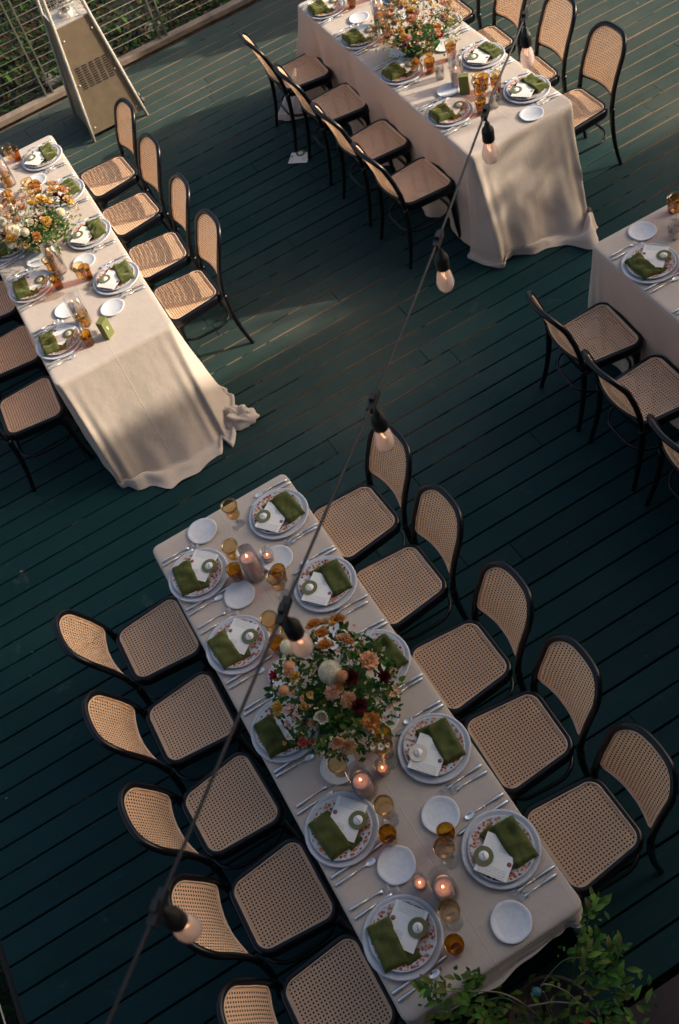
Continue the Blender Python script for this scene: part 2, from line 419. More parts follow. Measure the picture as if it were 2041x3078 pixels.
# ------------------------------------------------------------------ ground and deck
def ground_mat():
    N = NT('ground_soil'); v = N.coords('World'); a = N.noise(v, 1.6, 6, .7); b = N.noise(v, 14, 5, .7)
    c = N.ramp(a.outputs[0], [(.3, (.006, .006, .004)), (.5, (.006, .010, .004)), (.7, (.016, .012, .009))])
    N.base(N.mix(.5, c, N.ramp(b.outputs[0], [(.3, (.3, .3, .3)), (.7, (1.2, 1.2, 1.1))]), 'MULTIPLY')); N.p.inputs['Roughness'].default_value = .95
    N.bump(b.outputs[0], .8, .05); return N.mat
def gz(x, y):
    d = max(0, x-7.0)
    return -.75 - .10*d + .18*mnoise.noise(Vector((x*.7, y*.7, 3))) + .07*mnoise.noise(Vector((x*2.3, y*2.3, 8)))
g = MB(); n = 90
xs = [-60+120*i/n for i in range(n+1)]
def warp(t, c): return c + math.copysign(abs(t)**2.2/60**1.2, t)
gx = [warp(t, 8) for t in xs]; gy = [warp(t, -1) for t in xs]
vs = [(x, y, gz(x, y) if abs(x-8) < 30 else -3) for x in gx for y in gy]
g.add(vs, [(i*(n+1)+j, (i+1)*(n+1)+j, (i+1)*(n+1)+j+1, i*(n+1)+j+1) for i in range(n) for j in range(n)])
struct('ground', g.mesh('ground', ground_mat()))

DX0, DX1, DY0, DY1, PW = -1.45, 6.93, -8.0, 1.905, .1397
deck = struct('deck', None)
pl = MB(); hw = PW/2-.0044; prof = [(-hw, -.003), (-hw+.003, 0), (hw-.003, 0), (hw, -.003), (hw, -.035), (-hw, -.035)]
vs = [(x, y, z) for y in (-.5, .5) for x, z in prof]
pl.add(vs, [(i, (i+1) % 6, 6+(i+1) % 6, 6+i) for i in range(6)] + [(5,4,3,2,1,0), (6,7,8,9,10,11)])
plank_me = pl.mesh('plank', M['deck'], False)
nails = MB(); nrow = int((DX1-DX0)/PW)
for r in range(nrow):
    x = DX0 + PW*(r+.5); rr = random.Random(100+r)
    y = DY0 - rr.uniform(0, 2.4)
    while y < DY1-.02:
        L = rr.choice([3.66, 4.27, 4.88, 4.88]); y2 = min(y+L, DY1)
        if DY1-y2 < .5: y2 = DY1
        a = max(y, DY0)
        if y2-a > .05:
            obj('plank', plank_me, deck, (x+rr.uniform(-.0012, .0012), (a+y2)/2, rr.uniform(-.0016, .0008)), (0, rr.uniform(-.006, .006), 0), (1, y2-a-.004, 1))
        y = y2
    k = DY0+.2
    while k < DY1:
        for sx in (-.042, .045):
            if rr.random() < .55:
                cx, cy = x+sx+rr.uniform(-.012, .012), k+rr.uniform(-.03, .03); q = rr.uniform(.004, .0068)
                nails.add([(cx+q*math.cos(a*1.047), cy+q*math.sin(a*1.047), .0022) for a in range(6)], [(0,1,2,3,4,5)])
        k += .405
no = obj('nail_heads', nails.mesh('nail_heads', M['slot'], False), deck); no['kind'] = 'stuff'
jm = MB()
jm.box(((DX0+DX1)/2, (DY0+DY1)/2, -.10), (DX1-DX0-.1, DY1-DY0-.1, .06))
obj('underframe', jm.mesh('underframe', M['dark'], False), deck)
eb = MB(); eb.box((DX1+.046, (DY0+DY1)/2, -.018), (.088, DY1-DY0, .045)); eb.box((DX1+.065, (DY0+DY1)/2, -.16), (.04, DY1-DY0, .22))
obj('edge_board', eb.mesh('edge_board', M['wood'], False), deck)
eb = MB(); eb.box(((DX0+DX1)/2, DY1+.018, -.12), (DX1-DX0, .03, .20)); obj('fascia', eb.mesh('fascia', M['dark'], False), deck)
pb = MB(); pb.box((-3.2, -10, -.06), (3.44, 36, .16)); struct('porch_floor', pb.mesh('porch_floor', M['plinth'], False))

# undergrowth beyond the railing
def leaf_poly(L, W, curl=.15):
    return [(0,0,0), (L*.35, W*.5, curl*L*.25), (L*.72, W*.38, curl*L*.1), (L, 0, -curl*L*.4), (L*.72, -W*.38, curl*L*.1), (L*.35, -W*.5, curl*L*.25)], [(0,1,2,3), (0,3,4,5)]
def scatter_leaves(count, fn, size, mats, seed, name):
    q = random.Random(seed); b = MB()
    for i in range(count):
        p, nrm = fn(q); L = q.uniform(*size); vs, fs = leaf_poly(L, L*q.uniform(.35, .6))
        rot = Matrix.Rotation(q.uniform(0, 6.28), 3, 'Z') @ Matrix.Rotation(q.uniform(-1.2, .5), 3, 'Y') @ Matrix.Rotation(q.uniform(-.6, .6), 3, 'X')
        b.add([rot @ Vector(v) + p for v in vs], fs, q.randrange(len(mats)))
    return b.mesh(name, mats, False)
UG = [simple('wild_green', (.030, .078, .012), .7, trans=.2, spec=.1), simple('wild_dark', (.007, .018, .006), .7, trans=.2, spec=.1), simple('wild_mid', (.018, .050, .012), .7, trans=.2, spec=.1), simple('wild_dark2', (.010, .014, .006), .7, spec=.1), simple('wild_russet', (.034, .013, .008), .8, spec=.1), simple('wild_straw', (.040, .030, .016), .8, spec=.1)]
def ugp(q):
    while True:
        x = 7.06+q.random()**1.4*8; y = q.uniform(-5, 3.4)
        if mnoise.noise(Vector((x*1.1, y*1.1, 20))) + .62 > q.random()*.8: break
    return Vector((x, y, gz(x, y)+q.random()**2*.32)), None
o = obj('undergrowth', scatter_leaves(42000, ugp, (.035, .10), UG, 5, 'undergrowth')); o['kind'] = 'stuff'; o['label'] = 'wild green and russet plants below the deck railing'
def ugp2(q):
    x = q.uniform(-1.4, 4); y = 1.97+q.random()**1.2*1.5
    return Vector((x, y, gz(x, y)+q.random()**2*.3)), None
o = obj('grass_tufts', scatter_leaves(3500, ugp2, (.03, .09), UG, 6, 'grass_tufts')); o['kind'] = 'stuff'; o['label'] = 'dry grass beside the near left edge of the deck'
rq = random.Random(3)
for i in range(9):
    x, y = [(8.2, -.2), (8.9, -.9), (9.6, -.2), (8.0, -1.6), (9.2, -2.2), (10.5, -1.4), (7.7, -2.6), (8.8, .4), (10.2, .3)][i]
    rk = MB(); sz = rq.uniform(.12, .3)
    rk.lathe([(.02, .8), (.45, .72), (.8, .45), (1, .1), (.95, -.3)], 10, wob=lambda a, i=i: 1+.22*math.sin(3*a+i)+.12*math.sin(5*a+2*i), caps=True)
    thing('rock', ['grey rock in the undergrowth left of the heater', 'second grey rock behind the heater', 'far rock at the top left corner', 'rock between the two railing post pairs', 'rock beyond the right railing posts', 'furthest rock under the upper cables', 'rock close below the deck edge by the right post', 'rock low at the left picture edge', 'far rock above the left cables'][i], 'rock', (x, y, gz(x, y)-.02), rq.uniform(0, 6), 'rocks in the undergrowth', rk.mesh('rock', simple('rock_%d' % i, (.085, .078, .072), .9, var=.35, scale=3, bump=.5))).scale = (sz, sz*.8, sz*.6)

# ------------------------------------------------------------------ railings
def railing(name, label, ax, fixed, a0, a1, posts, cat='railing'):
    t = thing(name, label, cat, (0, 0, 0))
    def P(a, z): return (fixed, a, z) if ax == 'y' else (a, fixed, z)
    for q in posts:
        for d in (-.032, .036):
            b = MB(); b.box(P(q+d, .40), (.042, .014, 1.35) if ax == 'y' else (.014, .042, 1.35)); obj('post', b.mesh('post', M['post'], False), t)
        for z in (.92, .3, -.1):
            b = MB(); b.box(P(q, z), (.022, .056, .022) if ax == 'y' else (.056, .022, .022)); obj('spacer', b.mesh('spacer', M['slot'], False), t)
    for i in range(12):
        z = .105+.0755*i; b = MB(); b.tube([P(a0, z), P((a0+a1)/2, z-.004), P(a1, z)], .0027, 6); obj('cable', b.mesh('cable', M['wire']), t)
    b = MB(); c = P((a0+a1)/2, 1.09); b.box(c, (.12, a1-a0, .035) if ax == 'y' else (a1-a0, .12, .035)); obj('handrail', b.mesh('handrail', M['wood'], False), t)
    return t
railing('cable_railing', 'steel cable railing along the far deck edge behind the heater', 'y', 7.0, -8, 1.98, [-7.6, -6.45, -5.3, -4.15, -3.0, -1.84, -.685, .47, 1.63])
railing('cable_railing', 'cable railing along the left deck edge beyond the picture', 'x', 1.95, 1.1, 6.9, [1.3, 2.45, 3.6, 4.75, 5.9])
b = MB(); b.tube(catmull([(-1.4, 1.955, .11), (-.5, 1.95, .105), (.4, 1.95, .10), (1.15, 1.96, -.02)], 5), .004, 6)
thing('guy_cable', 'thin pale cable beside the deck edge in the bottom left corner', 'cable', me=b.mesh('guy_cable', M['wire']))

# ------------------------------------------------------------------ patio heater
ht = thing('patio_heater', 'pyramid shaped stainless steel patio heater by the cable railing', 'heater', (6.22, -1.0, 0))
def hw_(z): return .25 - z*(.25-.152)/.9
def ringpts(z, k=1.0): h = hw_(z)*k; return [(-h, h, z), (-h, -h, z), (h, -h, z), (h, h, z)]
nm = ['front_panel', 'right_panel', 'back_panel', 'left_panel']
for i in range(4):
    j = (i+1) % 4; b = MB(); A, B_ = ringpts(.05, .965), ringpts(.9, .95)
    A2, B2 = ringpts(.05, .94), ringpts(.9, .92)
    v8 = [A[i], A[j], B_[j], B_[i], A2[i], A2[j], B2[j], B2[i]]
    b.add(v8, [(0,1,2,3), (7,6,5,4), (0,4,5,1), (1,5,6,2), (2,6,7,3), (3,7,4,0)])
    pan = obj(nm[i], b.mesh('panel', M['steel'], False), ht)
    if i == 0: front = pan
z0 = .40
for c in range(5):
    for r in range(10):
        z = z0+.012+r*.0185; x = -hw_(z)*.962-.002; y = (c-2)*-.060
        b = MB(); b.box((x, y, z), (.004, .040, .0090)); obj('vent_slot', b.mesh('vent_slot', M['slot'], False), front)
for z in (.1, .45, .8):
    for s in (-1, 1):
        b = MB(); b.lathe([(.007, 0), (.007, .004), (.003, .006)], 8, caps=True); h = hw_(z)*.962
        obj('screw', b.mesh('screw', M['tube']), front, (-h-.001, s*(h-.035), z), (0, -math.pi/2, 0))
for i, (sx, sy) in enumerate(((-1, 1), (-1, -1), (1, -1), (1, 1))):
    b = MB(); p = [(sx*hw_(z)*1.0, sy*hw_(z)*1.0, z) for z in (0.0, .3, .9)] + [(sx*.125, sy*.125, 1.25), (sx*.105, sy*.105, 2.0)]
    b.tube(p, .0135, 12); obj('corner_tube', b.mesh('corner_tube', M['tube']), ht)
b = MB(); h = hw_(.9)*.95; b.box((0, 0, .9), (2*h, 2*h, .02)); obj('burner_tray', b.mesh('tray', M['tube'], False), ht)
b = MB(); b.lathe([(.05, .91), (.05, 1.95)], 20); obj('glass_tube', b.mesh('glass_tube', M['clear']), ht)
b = MB(); b.lathe([(.058, .905), (.062, .935), (.05, .94)], 20); obj('tube_collar', b.mesh('tube_collar', M['tube']), ht)
def cage_w(z): return .132 - (z-.92)*(.132-.095)/1.08
for side in range(4):
    b = MB(); rot = Matrix.Rotation(side*math.pi/2, 3, 'Z')
    for k in range(34):
        z = .93+k*.031; ww = cage_w(z); b.tube([rot @ Vector((-ww, -ww, z)), rot @ Vector((-ww, ww, z))], .0018, 5)
    for q in (-.5, 0, .5):
        b.tube([rot @ Vector((-cage_w(.92), cage_w(.92)*q, .92)), rot @ Vector((-cage_w(2.0), cage_w(2.0)*q, 2.0))], .0018, 5)
    obj('wire_guard', b.mesh('wire_guard', M['tube']), ht)
b = MB(); b.lathe([(.005, 2.16), (.12, 2.14), (.26, 2.06), (.262, 2.05), (.11, 2.10), (.005, 2.11)], 4); obj('reflector_hood', b.mesh('hood', M['tube'], False), ht, rot=(0, 0, math.pi/4))
for sx in (.12, .22):
    w_ = MB(); w_.lathe([(.012, -.014), (.03, -.014), (.034, -.008), (.034, .008), (.03, .014), (.012, .014)], 16, caps=True)
    wo = obj('wheel', w_.mesh('wheel', M['rubber']), ht, (sx-.18, -.285, .035), (math.pi/2, 0, 0))
    w2 = MB(); w2.lathe([(.012, -.016), (.022, -.0165), (.022, .0165), (.012, .016)], 12, caps=True); obj('hub', w2.mesh('hub', M['spline']), wo)

# ------------------------------------------------------------------ chairs
def cane_sheet(outline, fn, pitch, hole=.278, grow=.016):
    xs = [p[0] for p in outline]; ys = [p[1] for p in outline]
    x0, x1, y0, y1 = min(xs), max(xs), min(ys), max(ys)
    nx = round((x1-x0)/pitch); ny = round((y1-y0)/pitch); px, py = (x1-x0)/nx, (y1-y0)/ny
    b = MB(); idx = {}
    def V(a, c):
        k = (round(a*2e4), round(c*2e4))
        if k not in idx: idx[k] = len(b.v); b.v.append(tuple(fn(a, c)))
        return idx[k]
    for i in range(nx):
        for j in range(ny):
            cx, cy = x0+(i+.5)*px, y0+(j+.5)*py; d = inside_dist((cx, cy), outline)
            if d < -.004: continue
            out = [(cx+px/2*a, cy+py/2*c) for a, c in ((1,0),(1,1),(0,1),(-1,1),(-1,0),(-1,-1),(0,-1),(1,-1))]
            O = [V(*p) for p in out]
            if d > .55*pitch:
                H = []
                for k in range(8):
                    a = k*math.pi/4; b.v.append(tuple(fn(cx+px*hole*math.cos(a), cy+py*hole*math.sin(a)))); H.append(len(b.v)-1)
                for k in range(8):
                    l = (k+1) % 8; b.f.append((O[k], O[l], H[l], H[k])); b.m.append(0)
            else:
                b.f.append(tuple(O)); b.m.append(0)
    return b.mesh('cane_sheet', M['cane'])

seat_out = rounded([(-.183, -.172), (.183, -.172), (.152, .165), (-.152, .165)], [.05, .05, .055, .055], 7)
def seatf(x, y): return Vector((x, y, .4555 - .004*max(0, 1-(x*x+y*y)/.03)))
ME_seatcane = cane_sheet(seat_out, seatf, .0148)
def offset_loop(loop, d):
    out = []; N = len(loop)
    for i in range(N):
        a = Vector(loop[i-1]); c = Vector(loop[(i+1) % N]); t = (c-a).normalized()
        out.append((loop[i][0]+t.y*d, loop[i][1]-t.x*d))
    return out
def ring_mesh(name, loop, sect, mat):
    b = MB(); N = len(loop); rows = [[(x, y, z) for x, y in offset_loop(loop, d)] for d, z in sect]
    vs = [v for r in rows for v in r]; K = len(rows); fs = []
    for i in range(K):
        j = (i+1) % K
        for k in range(N):
            l = (k+1) % N; fs.append((i*N+k, i*N+l, j*N+l, j*N+k))
    b.add(vs, fs); return sharp(b.mesh(name, mat), 50)
ME_seatframe = ring_mesh('seat_frame', seat_out, [(-.004, .453), (-.001, .461), (.006, .464), (.018, .461), (.025, .452), (.025, .412), (.020, .404), (-.002, .404), (-.004, .415)], M['black'])
b = MB(); b.tube([(x, y, .4585) for x, y in offset_loop(seat_out, -.0035)], .0042, 6, closed=True); ME_seatbind = b.mesh('seat_binding', M['spline'])

POSTY = [(.0, .235), (.22, .207), (.44, .187), (.54, .197), (.64, .222), (.74, .258), (.80, .28), (.84, .297), (.875, .312)]
def post_y(z):
    for (a, ya), (c, yc) in zip(POSTY, POSTY[1:]):
        if z <= c: t = (z-a)/(c-a); return ya+(yc-ya)*t
    return POSTY[-1][1]
def backf(x, z): return Vector((x, post_y(z) + .036*(1-min(1, (x/.17)**2)), z))
back_out = rounded([(-.158, .535), (.158, .535), (.156, .852), (-.156, .852)], [.030, .030, .095, .095], 8)
ME_backcane = cane_sheet(back_out, backf, .0148)
back_out = densify(back_out)
b = MB(); b.tube([backf(x, z) + Vector((0, -.003, 0)) for x, z in offset_loop(back_out, -.002)], .0050, 6, closed=True); ME_backbind = b.mesh('back_binding', M['spline'])
b = MB()
arch = rounded([(-.172, .43), (.172, .43), (.169, .866), (-.169, .866)], [.001, .001, .105, .105], 10)
arch = densify(arch)
k0 = next(i for i, p in enumerate(arch) if p[1] > .44 and p[0] > 0); arch = arch[k0:] + arch[:k0]
i0 = [i for i, p in enumerate(arch) if p[1] > .70]
path = [backf(*arch[i]) for i in i0]
# start at right post bottom, over the top, to the left post bottom
path = [backf(.176, .425), backf(.174, .48), backf(.172, .56), backf(.171, .66)] + path + [backf(-.171, .66), backf(-.172, .56), backf(-.174, .48), backf(-.176, .425)]
b.tube(path, .0152, 10, sq=1.0); ME_backframe = b.mesh('back_frame', M['black'])
b = MB(); b.tube([backf(x, .5235)+Vector((0, .003, 0)) for x in [-.165+.33*i/12 for i in range(13)]], .0085, 8); ME_rail = b.mesh('back_rail', M['black'])
def leg_mesh(pts, rads):
    b = MB(); b.tube(catmull(pts, 4), [rads[0]+(rads[1]-rads[0])*i/(4*(len(pts)-1)) for i in range(4*(len(pts)-1)+1)], 9); return b.mesh('leg', M['black'])
ME_legs = []
for s in (-1, 1):
    ME_legs.append(leg_mesh([(s*.178, .188, .45), (s*.181, .190, .33), (s*.188, .210, .16), (s*.200, .245, 0)], (.0185, .0120)))
    ME_legs.append(leg_mesh([(s*.165, -.150, .43), (s*.167, -.153, .28), (s*.170, -.160, .12), (s*.174, -.170, 0)], (.0225, .0120)))
b = MB(); st = rounded([(-.168, -.155), (.168, -.155), (.180, .196), (-.180, .196)], [.10, .10, .12, .12], 8)
b.tube([(x, y, .235) for x, y in st], .0095, 7, closed=True); ME_stretch = b.mesh('stretcher', M['black'])
ME_brace = []
for s in (-1, 1):
    b = MB(); b.tube(catmull([(s*.166, -.150, .27), (s*.160, -.135, .35), (s*.156, -.09, .405), (s*.154, -.02, .415)], 5), .009, 7); ME_brace.append(b.mesh('brace', M['black']))
    b = MB(); b.tube(catmull([(s*.160, -.150, .30), (s*.140, -.150, .37), (s*.09, -.150, .41), (s*.03, -.150, .415)], 5), .009, 7); ME_brace.append(b.mesh('brace', M['black']))
def chair(x, y, rz, label, group):
    t = thing('cane_chair', label, 'chair', (x, y, 0), rz, group)
    a = obj('seat_cane', ME_seatcane, t); obj('binding', ME_seatbind, a); obj('seat_frame', ME_seatframe, t)
    c = obj('back_cane', ME_backcane, t); obj('binding', ME_backbind, c); obj('back_frame', ME_backframe, t); obj('back_rail', ME_rail, t)
    for m in ME_legs: obj('leg', m, t)
    obj('stretcher', ME_stretch, t)
    for m in ME_brace: obj('brace', m, t)
    return t

# ------------------------------------------------------------------ tables and cloths
TL, TW, TH = 2.44, .757, .76
TABLES = dict(
    main=dict(loc=(0, 0), a=0, name='front table'), left=dict(loc=(3.811, .0186), a=-.0196, name='sunlit left table'),
    top=dict(loc=(3.840, -2.800), a=-.0218, name='top table'), right=dict(loc=(.294, -2.804), a=-.0265, name='right-edge table'))
def tpos(tk, u, v, z=0.0):
    T = TABLES[tk]; c, s = math.cos(T['a']), math.sin(T['a'])
    return Vector((T['loc'][0]+c*u-s*v, T['loc'][1]+s*u+c*v, z))
def sgauss(d, w): return math.exp(-(d/w)**2)
def lerpf(x, pts):
    if x <= pts[0][0]: return pts[0][1]
    for (a, ya), (c, yc) in zip(pts, pts[1:]):
        if x <= c: t = (x-a)/(c-a); t = t*t*(3-2*t); return ya+(yc-ya)*t
    return pts[-1][1]
def cloth(seed, near, far, left, right, amp, pool, short=False):
    """near/far/left/right: how far the hem stands out at the floor along that side; amp scales the folds"""
    q = random.Random(seed)
    loop = rounded([(-TL/2, -TW/2), (TL/2, -TW/2), (TL/2, TW/2), (-TL/2, TW/2)], .035, 12)
    N = len(loop); pts = []
    for i in range(N):
        a = Vector(loop[i]); c = Vector(loop[(i+1) % N]); d = (c-a).length; k = max(1, int(d/.012))
        for j in range(k): pts.append(a + (c-a)*(j/k))
    N = len(pts); nor = []
    for i in range(N):
        t = (pts[(i+1) % N]-pts[i-1]).normalized(); nor.append(Vector((t.y, -t.x)))
    nor = [sum((nor[(i+k) % N] for k in range(-3, 4)), Vector((0, 0))).normalized() for i in range(N)]
    s = 0; arc = []
    for i in range(N): arc.append(s); s += (pts[(i+1) % N]-pts[i]).length
    ph = [q.uniform(0, 6.28) for _ in range(8)]
    rows = []
    rows.append([(p.x-n_.x*.03, p.y-n_.y*.03, TH+.002) for p, n_ in zip(pts, nor)])
    rows.append([(p.x-n_.x*.008, p.y-n_.y*.008, TH+.0015) for p, n_ in zip(pts, nor)])
    rows.append([(p.x-n_.x*.002, p.y-n_.y*.002, TH-.002) for p, n_ in zip(pts, nor)])
    K = 44
    for k in range(1, K+1):
        t = k/K; row = []
        for i in range(N):
            p, n_ = pts[i], nor[i]; a = arc[i]
            Ox = lerpf(p.y, near) if n_.x < 0 else lerpf(p.y, far); Oy = lerpf(p.x, left) if n_.y > 0 else lerpf(p.x, right)
            wx, wy = abs(n_.x), abs(n_.y); O = Ox*wx*wx + Oy*wy*wy; mean = (sum(v for _, v in near)/len(near)) if n_.x < 0 else Ox; Ox = mean + (Ox-mean)*t**4
            cd_ = min(math.hypot(abs(abs(p.x)-TL/2), abs(abs(p.y)-TW/2)), .5); crn = sgauss(cd_, .10)
            fold = (math.sin(a*19+ph[0]+1.6*math.sin(a*2.7+ph[1]))*.55 + math.sin(a*33+ph[2]+t*1.5)*.26 + math.sin(a*8.3+ph[3]+t)*.6)
            fo = amp*.021*fold*(t**2.2 if wx > .7 else t**1.15) + .016*math.sin(cd_*85+ph[4])*crn*t**.8
            prof = t**1.15; z = TH-.004 - ((TH-.010) if not short or wx < .6 or n_.x > 0 else .055+.006*math.sin(a*9))*min(1, t/.87)
            if t > .87 and z < .1:   # cloth lying on the boards: low rolling creases
                e = (t-.87)/.13; z = .008
                lift = pool*(.5+.5*math.sin(a*11+ph[5]+3.5*e+1.3*math.sin(a*5+ph[6])))*max(0, min(1, (O-.06)/.2))
                z += lift*math.sin(min(1, e*1.05)*math.pi)**1.0
                fo += max(0, min(1, (O-.06)/.2))*.045*e*math.sin(a*6.5+ph[7])
            else: prof = (t/.87)**1.15*.74 if O > .1 else t**1.15
            if t > .87 and O > .1: prof = .74 + .26*(t-.87)/.13
            fo += (.016*mnoise.noise(Vector((a*5.5, t*3.2, seed*3.1))) + .007*mnoise.noise(Vector((a*14, t*9, seed*5.3))))*t**1.3*amp
            row.append((p.x + n_.x*(.002+fo) + math.copysign(wx*wx*Ox*prof, n_.x), p.y + n_.y*(.002+fo) + math.copysign(wy*wy*Oy*prof, n_.y), max(z, .006)))
        rows.append(row)
    b = MB(); vs = [v for r in rows for v in r]; fs = [tuple(range(N))]
    for r in range(len(rows)-1):
        for k in range(N):
            l = (k+1) % N; fs.append((r*N+k, (r+1)*N+k, (r+1)*N+l, r*N+l))
    b.add(vs, fs); return b.mesh('tablecloth', M['linen'])
CLOTHS = dict(
    main=(1, [(0, -.03)], [(0, .02)], [(0, .01)], [(0, .01)], .6, .0, True),
    left=(2, [(-.36, .30), (-.27, .42), (.08, .40), (.22, .29), (.36, .20)], [(0, .08)], [(-1.2, -.01), (0, -.01)], [(-1.22, .12), (-1.0, .10), (-.4, .05)], .9, .07),
    top=(3, [(-.38, .24), (-.17, .40), (-.03, .29), (.12, .23), (.34, .15)], [(.0, .25), (.38, .5)], [(.85, -.035), (1.22, .37)], [(-1.2, -.02), (0, -.03)], 2.1, .11),
    right=(4, [(0, .05)], [(0, .12)], [(0, .02)], [(0, .02)], .8, .02))
leg_b = MB(); leg_b.tube([(0, 0, .72), (0, 0, 0)], .016, 8); ME_tleg = leg_b.mesh('leg', M['dark'])
top_b = MB(); lp = rounded([(-TL/2+.004, -TW/2+.004), (TL/2-.004, -TW/2+.004), (TL/2-.004, TW/2-.004), (-TL/2+.004, TW/2-.004)], .04, 6)
top_b.add([(x, y, z) for z in (.735, TH-.004) for x, y in lp], [tuple(range(len(lp)-1, -1, -1)), tuple(range(len(lp), 2*len(lp)))] + [(i, (i+1) % len(lp), len(lp)+(i+1) % len(lp), len(lp)+i) for i in range(len(lp))])
ME_ttop = top_b.mesh('tabletop', M['wood'], False)
for tk in ('main', 'left', 'top', 'right'):
    T = TABLES[tk]; p = tpos(tk, 0, 0)
    t = thing('banquet_table', 'rectangular folding table hidden under the %s cloth' % T['name'], 'table', p, T['a'], 'long dining tables')
    obj('tabletop', ME_ttop, t)
    for sx in (-1, 1):
        for sy in (-1, 1): obj('leg', ME_tleg, t, (sx*1.0, sy*.25, 0))
    lab = dict(main='beige linen tablecloth on the front table, beside the leafy plant', left='beige linen tablecloth half in sun, with its corner bunched on the deck',
               top='beige linen tablecloth with dappled sun on its hanging end, top table', right='beige linen tablecloth on the table cut off by the right edge')[tk]
    thing('tablecloth', lab, 'tablecloth', p, T['a'], 'beige linen tablecloths', cloth(*CLOTHS[tk]))

def bunch():
    b = MB(); U, V_ = 40, 14; vs = []
    for i in range(V_+1):
        e = i/V_*math.pi*.5
        for k in range(U):
            a = 2*math.pi*k/U; d = Vector((math.cos(a)*math.cos(e), math.sin(a)*math.cos(e), math.sin(e)))
            r = 1+.34*mnoise.noise(d*2.3+Vector((4, 1, 0))) + .20*abs(math.sin(3*a+4*e+1.4*math.sin(2*a))) - .14
            vs.append((d.x*.125*r, d.y*.085*r, .006+d.z*.085*r*(1-.45*math.exp(-((d.x+.1)**2+d.y**2)*9))))
    b.add(vs, [(i*U+k, i*U+(k+1) % U, (i+1)*U+(k+1) % U, (i+1)*U+k) for i in range(V_) for k in range(U)]); return b.mesh('bunched_hem', M['linen'])
for o_ in list(bpy.data.objects):
    if o_.name.startswith('tablecloth') and 'bunched' in o_['label']: obj('bunched_hem', bunch(), o_, (-1.40, -.475, 0), (0, 0, .9))

# ------------------------------------------------------------------ tableware meshes
def wobf(n1, a1, n2, a2, p): return lambda a: 1+a1*math.sin(n1*a+p)+a2*math.sin(n2*a+2*p)
b = MB(); b.lathe([(.001, .004), (.088, .004), (.100, .006), (.124, .011), (.136, .013), (.141, .0165), (.147, .0165), (.1495, .013), (.148, .010), (.10, .001), (.001, .0005)], 64, wob=wobf(20, .0022, 5, .002, .3)); ME_charger = b.mesh('charger', M['charger'])
b = MB(); b.lathe([(.001, .0035), (.070, .0035), (.080, .006), (.105, .012), (.119, .0155), (.1235, .0165), (.125, .0150), (.122, .012), (.08, .001), (.001, 0)], 56, wob=wobf(6, .004, 9, .003, 1)); ME_plate = b.mesh('dinner_plate', M['floral'])
ME_bread = []
for k in range(3):
    b = MB(); b.lathe([(.001, .004), (.050, .004), (.056, .006), (.066, .009), (.072, .0105), (.0755, .0095), (.074, .006), (.05, .0005), (.001, 0)], 44, wob=wobf(3+k, .012, 7, .006, 1.7*k)); ME_bread.append(b.mesh('bread_plate', M['bread']))

def slab(nx, ny, lx, ly, h, seed, wr, fold=True):
    b = MB(); q = random.Random(seed); ph = Vector((q.uniform(0, 9), q.uniform(0, 9), 0))
    def top(i, j):
        x, y = (i/nx-.5)*lx, (j/ny-.5)*ly
        e = min(i, nx-i)/nx*lx; f = min(j, ny-j)/ny*ly
        edge = min(1, e/.008)*.6+.4; edge *= min(1, f/.010)*.6+.4
        z = h*edge + wr*(mnoise.noise(Vector((x*26, y*20, 0))+ph) + .9*abs(mnoise.noise(Vector((x*17+y*24, y*9-x*6, 4))+ph))) * min(1, f/.006) * min(1, e/.006)
        sx = 1+.05*mnoise.noise(Vector((x*9, y*9, 7))+ph)
        return (x*sx, y*(1+.06*mnoise.noise(Vector((x*11, y*8, 2))+ph)), max(.002, z))
    T_ = [[top(i, j) for j in range(ny+1)] for i in range(nx+1)]
    vs = [v for r in T_ for v in r]; W_ = ny+1
    fs = [(i*W_+j, (i+1)*W_+j, (i+1)*W_+j+1, i*W_+j+1) for i in range(nx) for j in range(ny)]
    base = len(vs); bd = [(i, 0) for i in range(nx)] + [(nx, j) for j in range(ny)] + [(i, ny) for i in range(nx, 0, -1)] + [(0, j) for j in range(ny, 0, -1)]
    for i, j in bd: x, y, z = T_[i][j]; vs.append((x, y, 0))
    for k in range(len(bd)):
        l = (k+1) % len(bd); i, j = bd[k]; i2, j2 = bd[l]; fs.append((base+k, base+l, i2*W_+j2, i*W_+j))
    b.add(vs, fs); return b
ME_nap = [slab(22, 14, .176, .097, .020, 40+k, .011).mesh('napkin', M['velvet']) for k in range(6)]
ME_naptail = [slab(8, 8, .075, .062, .008, 60+k, .004).mesh('napkin_tail', M['velvet']) for k in range(2)]
ME_nap3 = [slab(18, 14, .13, .125, .032, 80+k, .020).mesh('napkin', M['velvet']) for k in range(2)]
def sheet(lx, ly, bend):
    b = MB(); n = 6; vs = []; fs = []
    for z in (0, -.0008):
        for i in range(n+1):
            for j in range(2): x = (i/n-.5)*lx; y = (j-.5)*ly; vs.append((x, y, z+bend*(x/lx)**2))
    o = (n+1)*2
    for i in range(n): fs.append((2*i, 2*i+2, 2*i+3, 2*i+1)); fs.append((o+2*i+1, o+2*i+3, o+2*i+2, o+2*i))
    fs += [(0, 1, o+1, o), (2*n+1, 2*n, o+2*n, o+2*n+1)]
    for i in range(n): fs += [(2*i, o+2*i, o+2*i+2, 2*i+2), (2*i+1, 2*i+3, o+2*i+3, o+2*i+1)]
    b.add(vs, fs); return b.mesh('menu_card', M['paper'], False)
ME_menu = sheet(.127, .153, .004)
def annulus(r0, r1, h, mat, name):
    b = MB(); b.lathe([(r0, 0), (r0, h), (r1, h), (r1, 0), (r0, 0)], 32); return sharp(b.mesh(name, mat), 40)
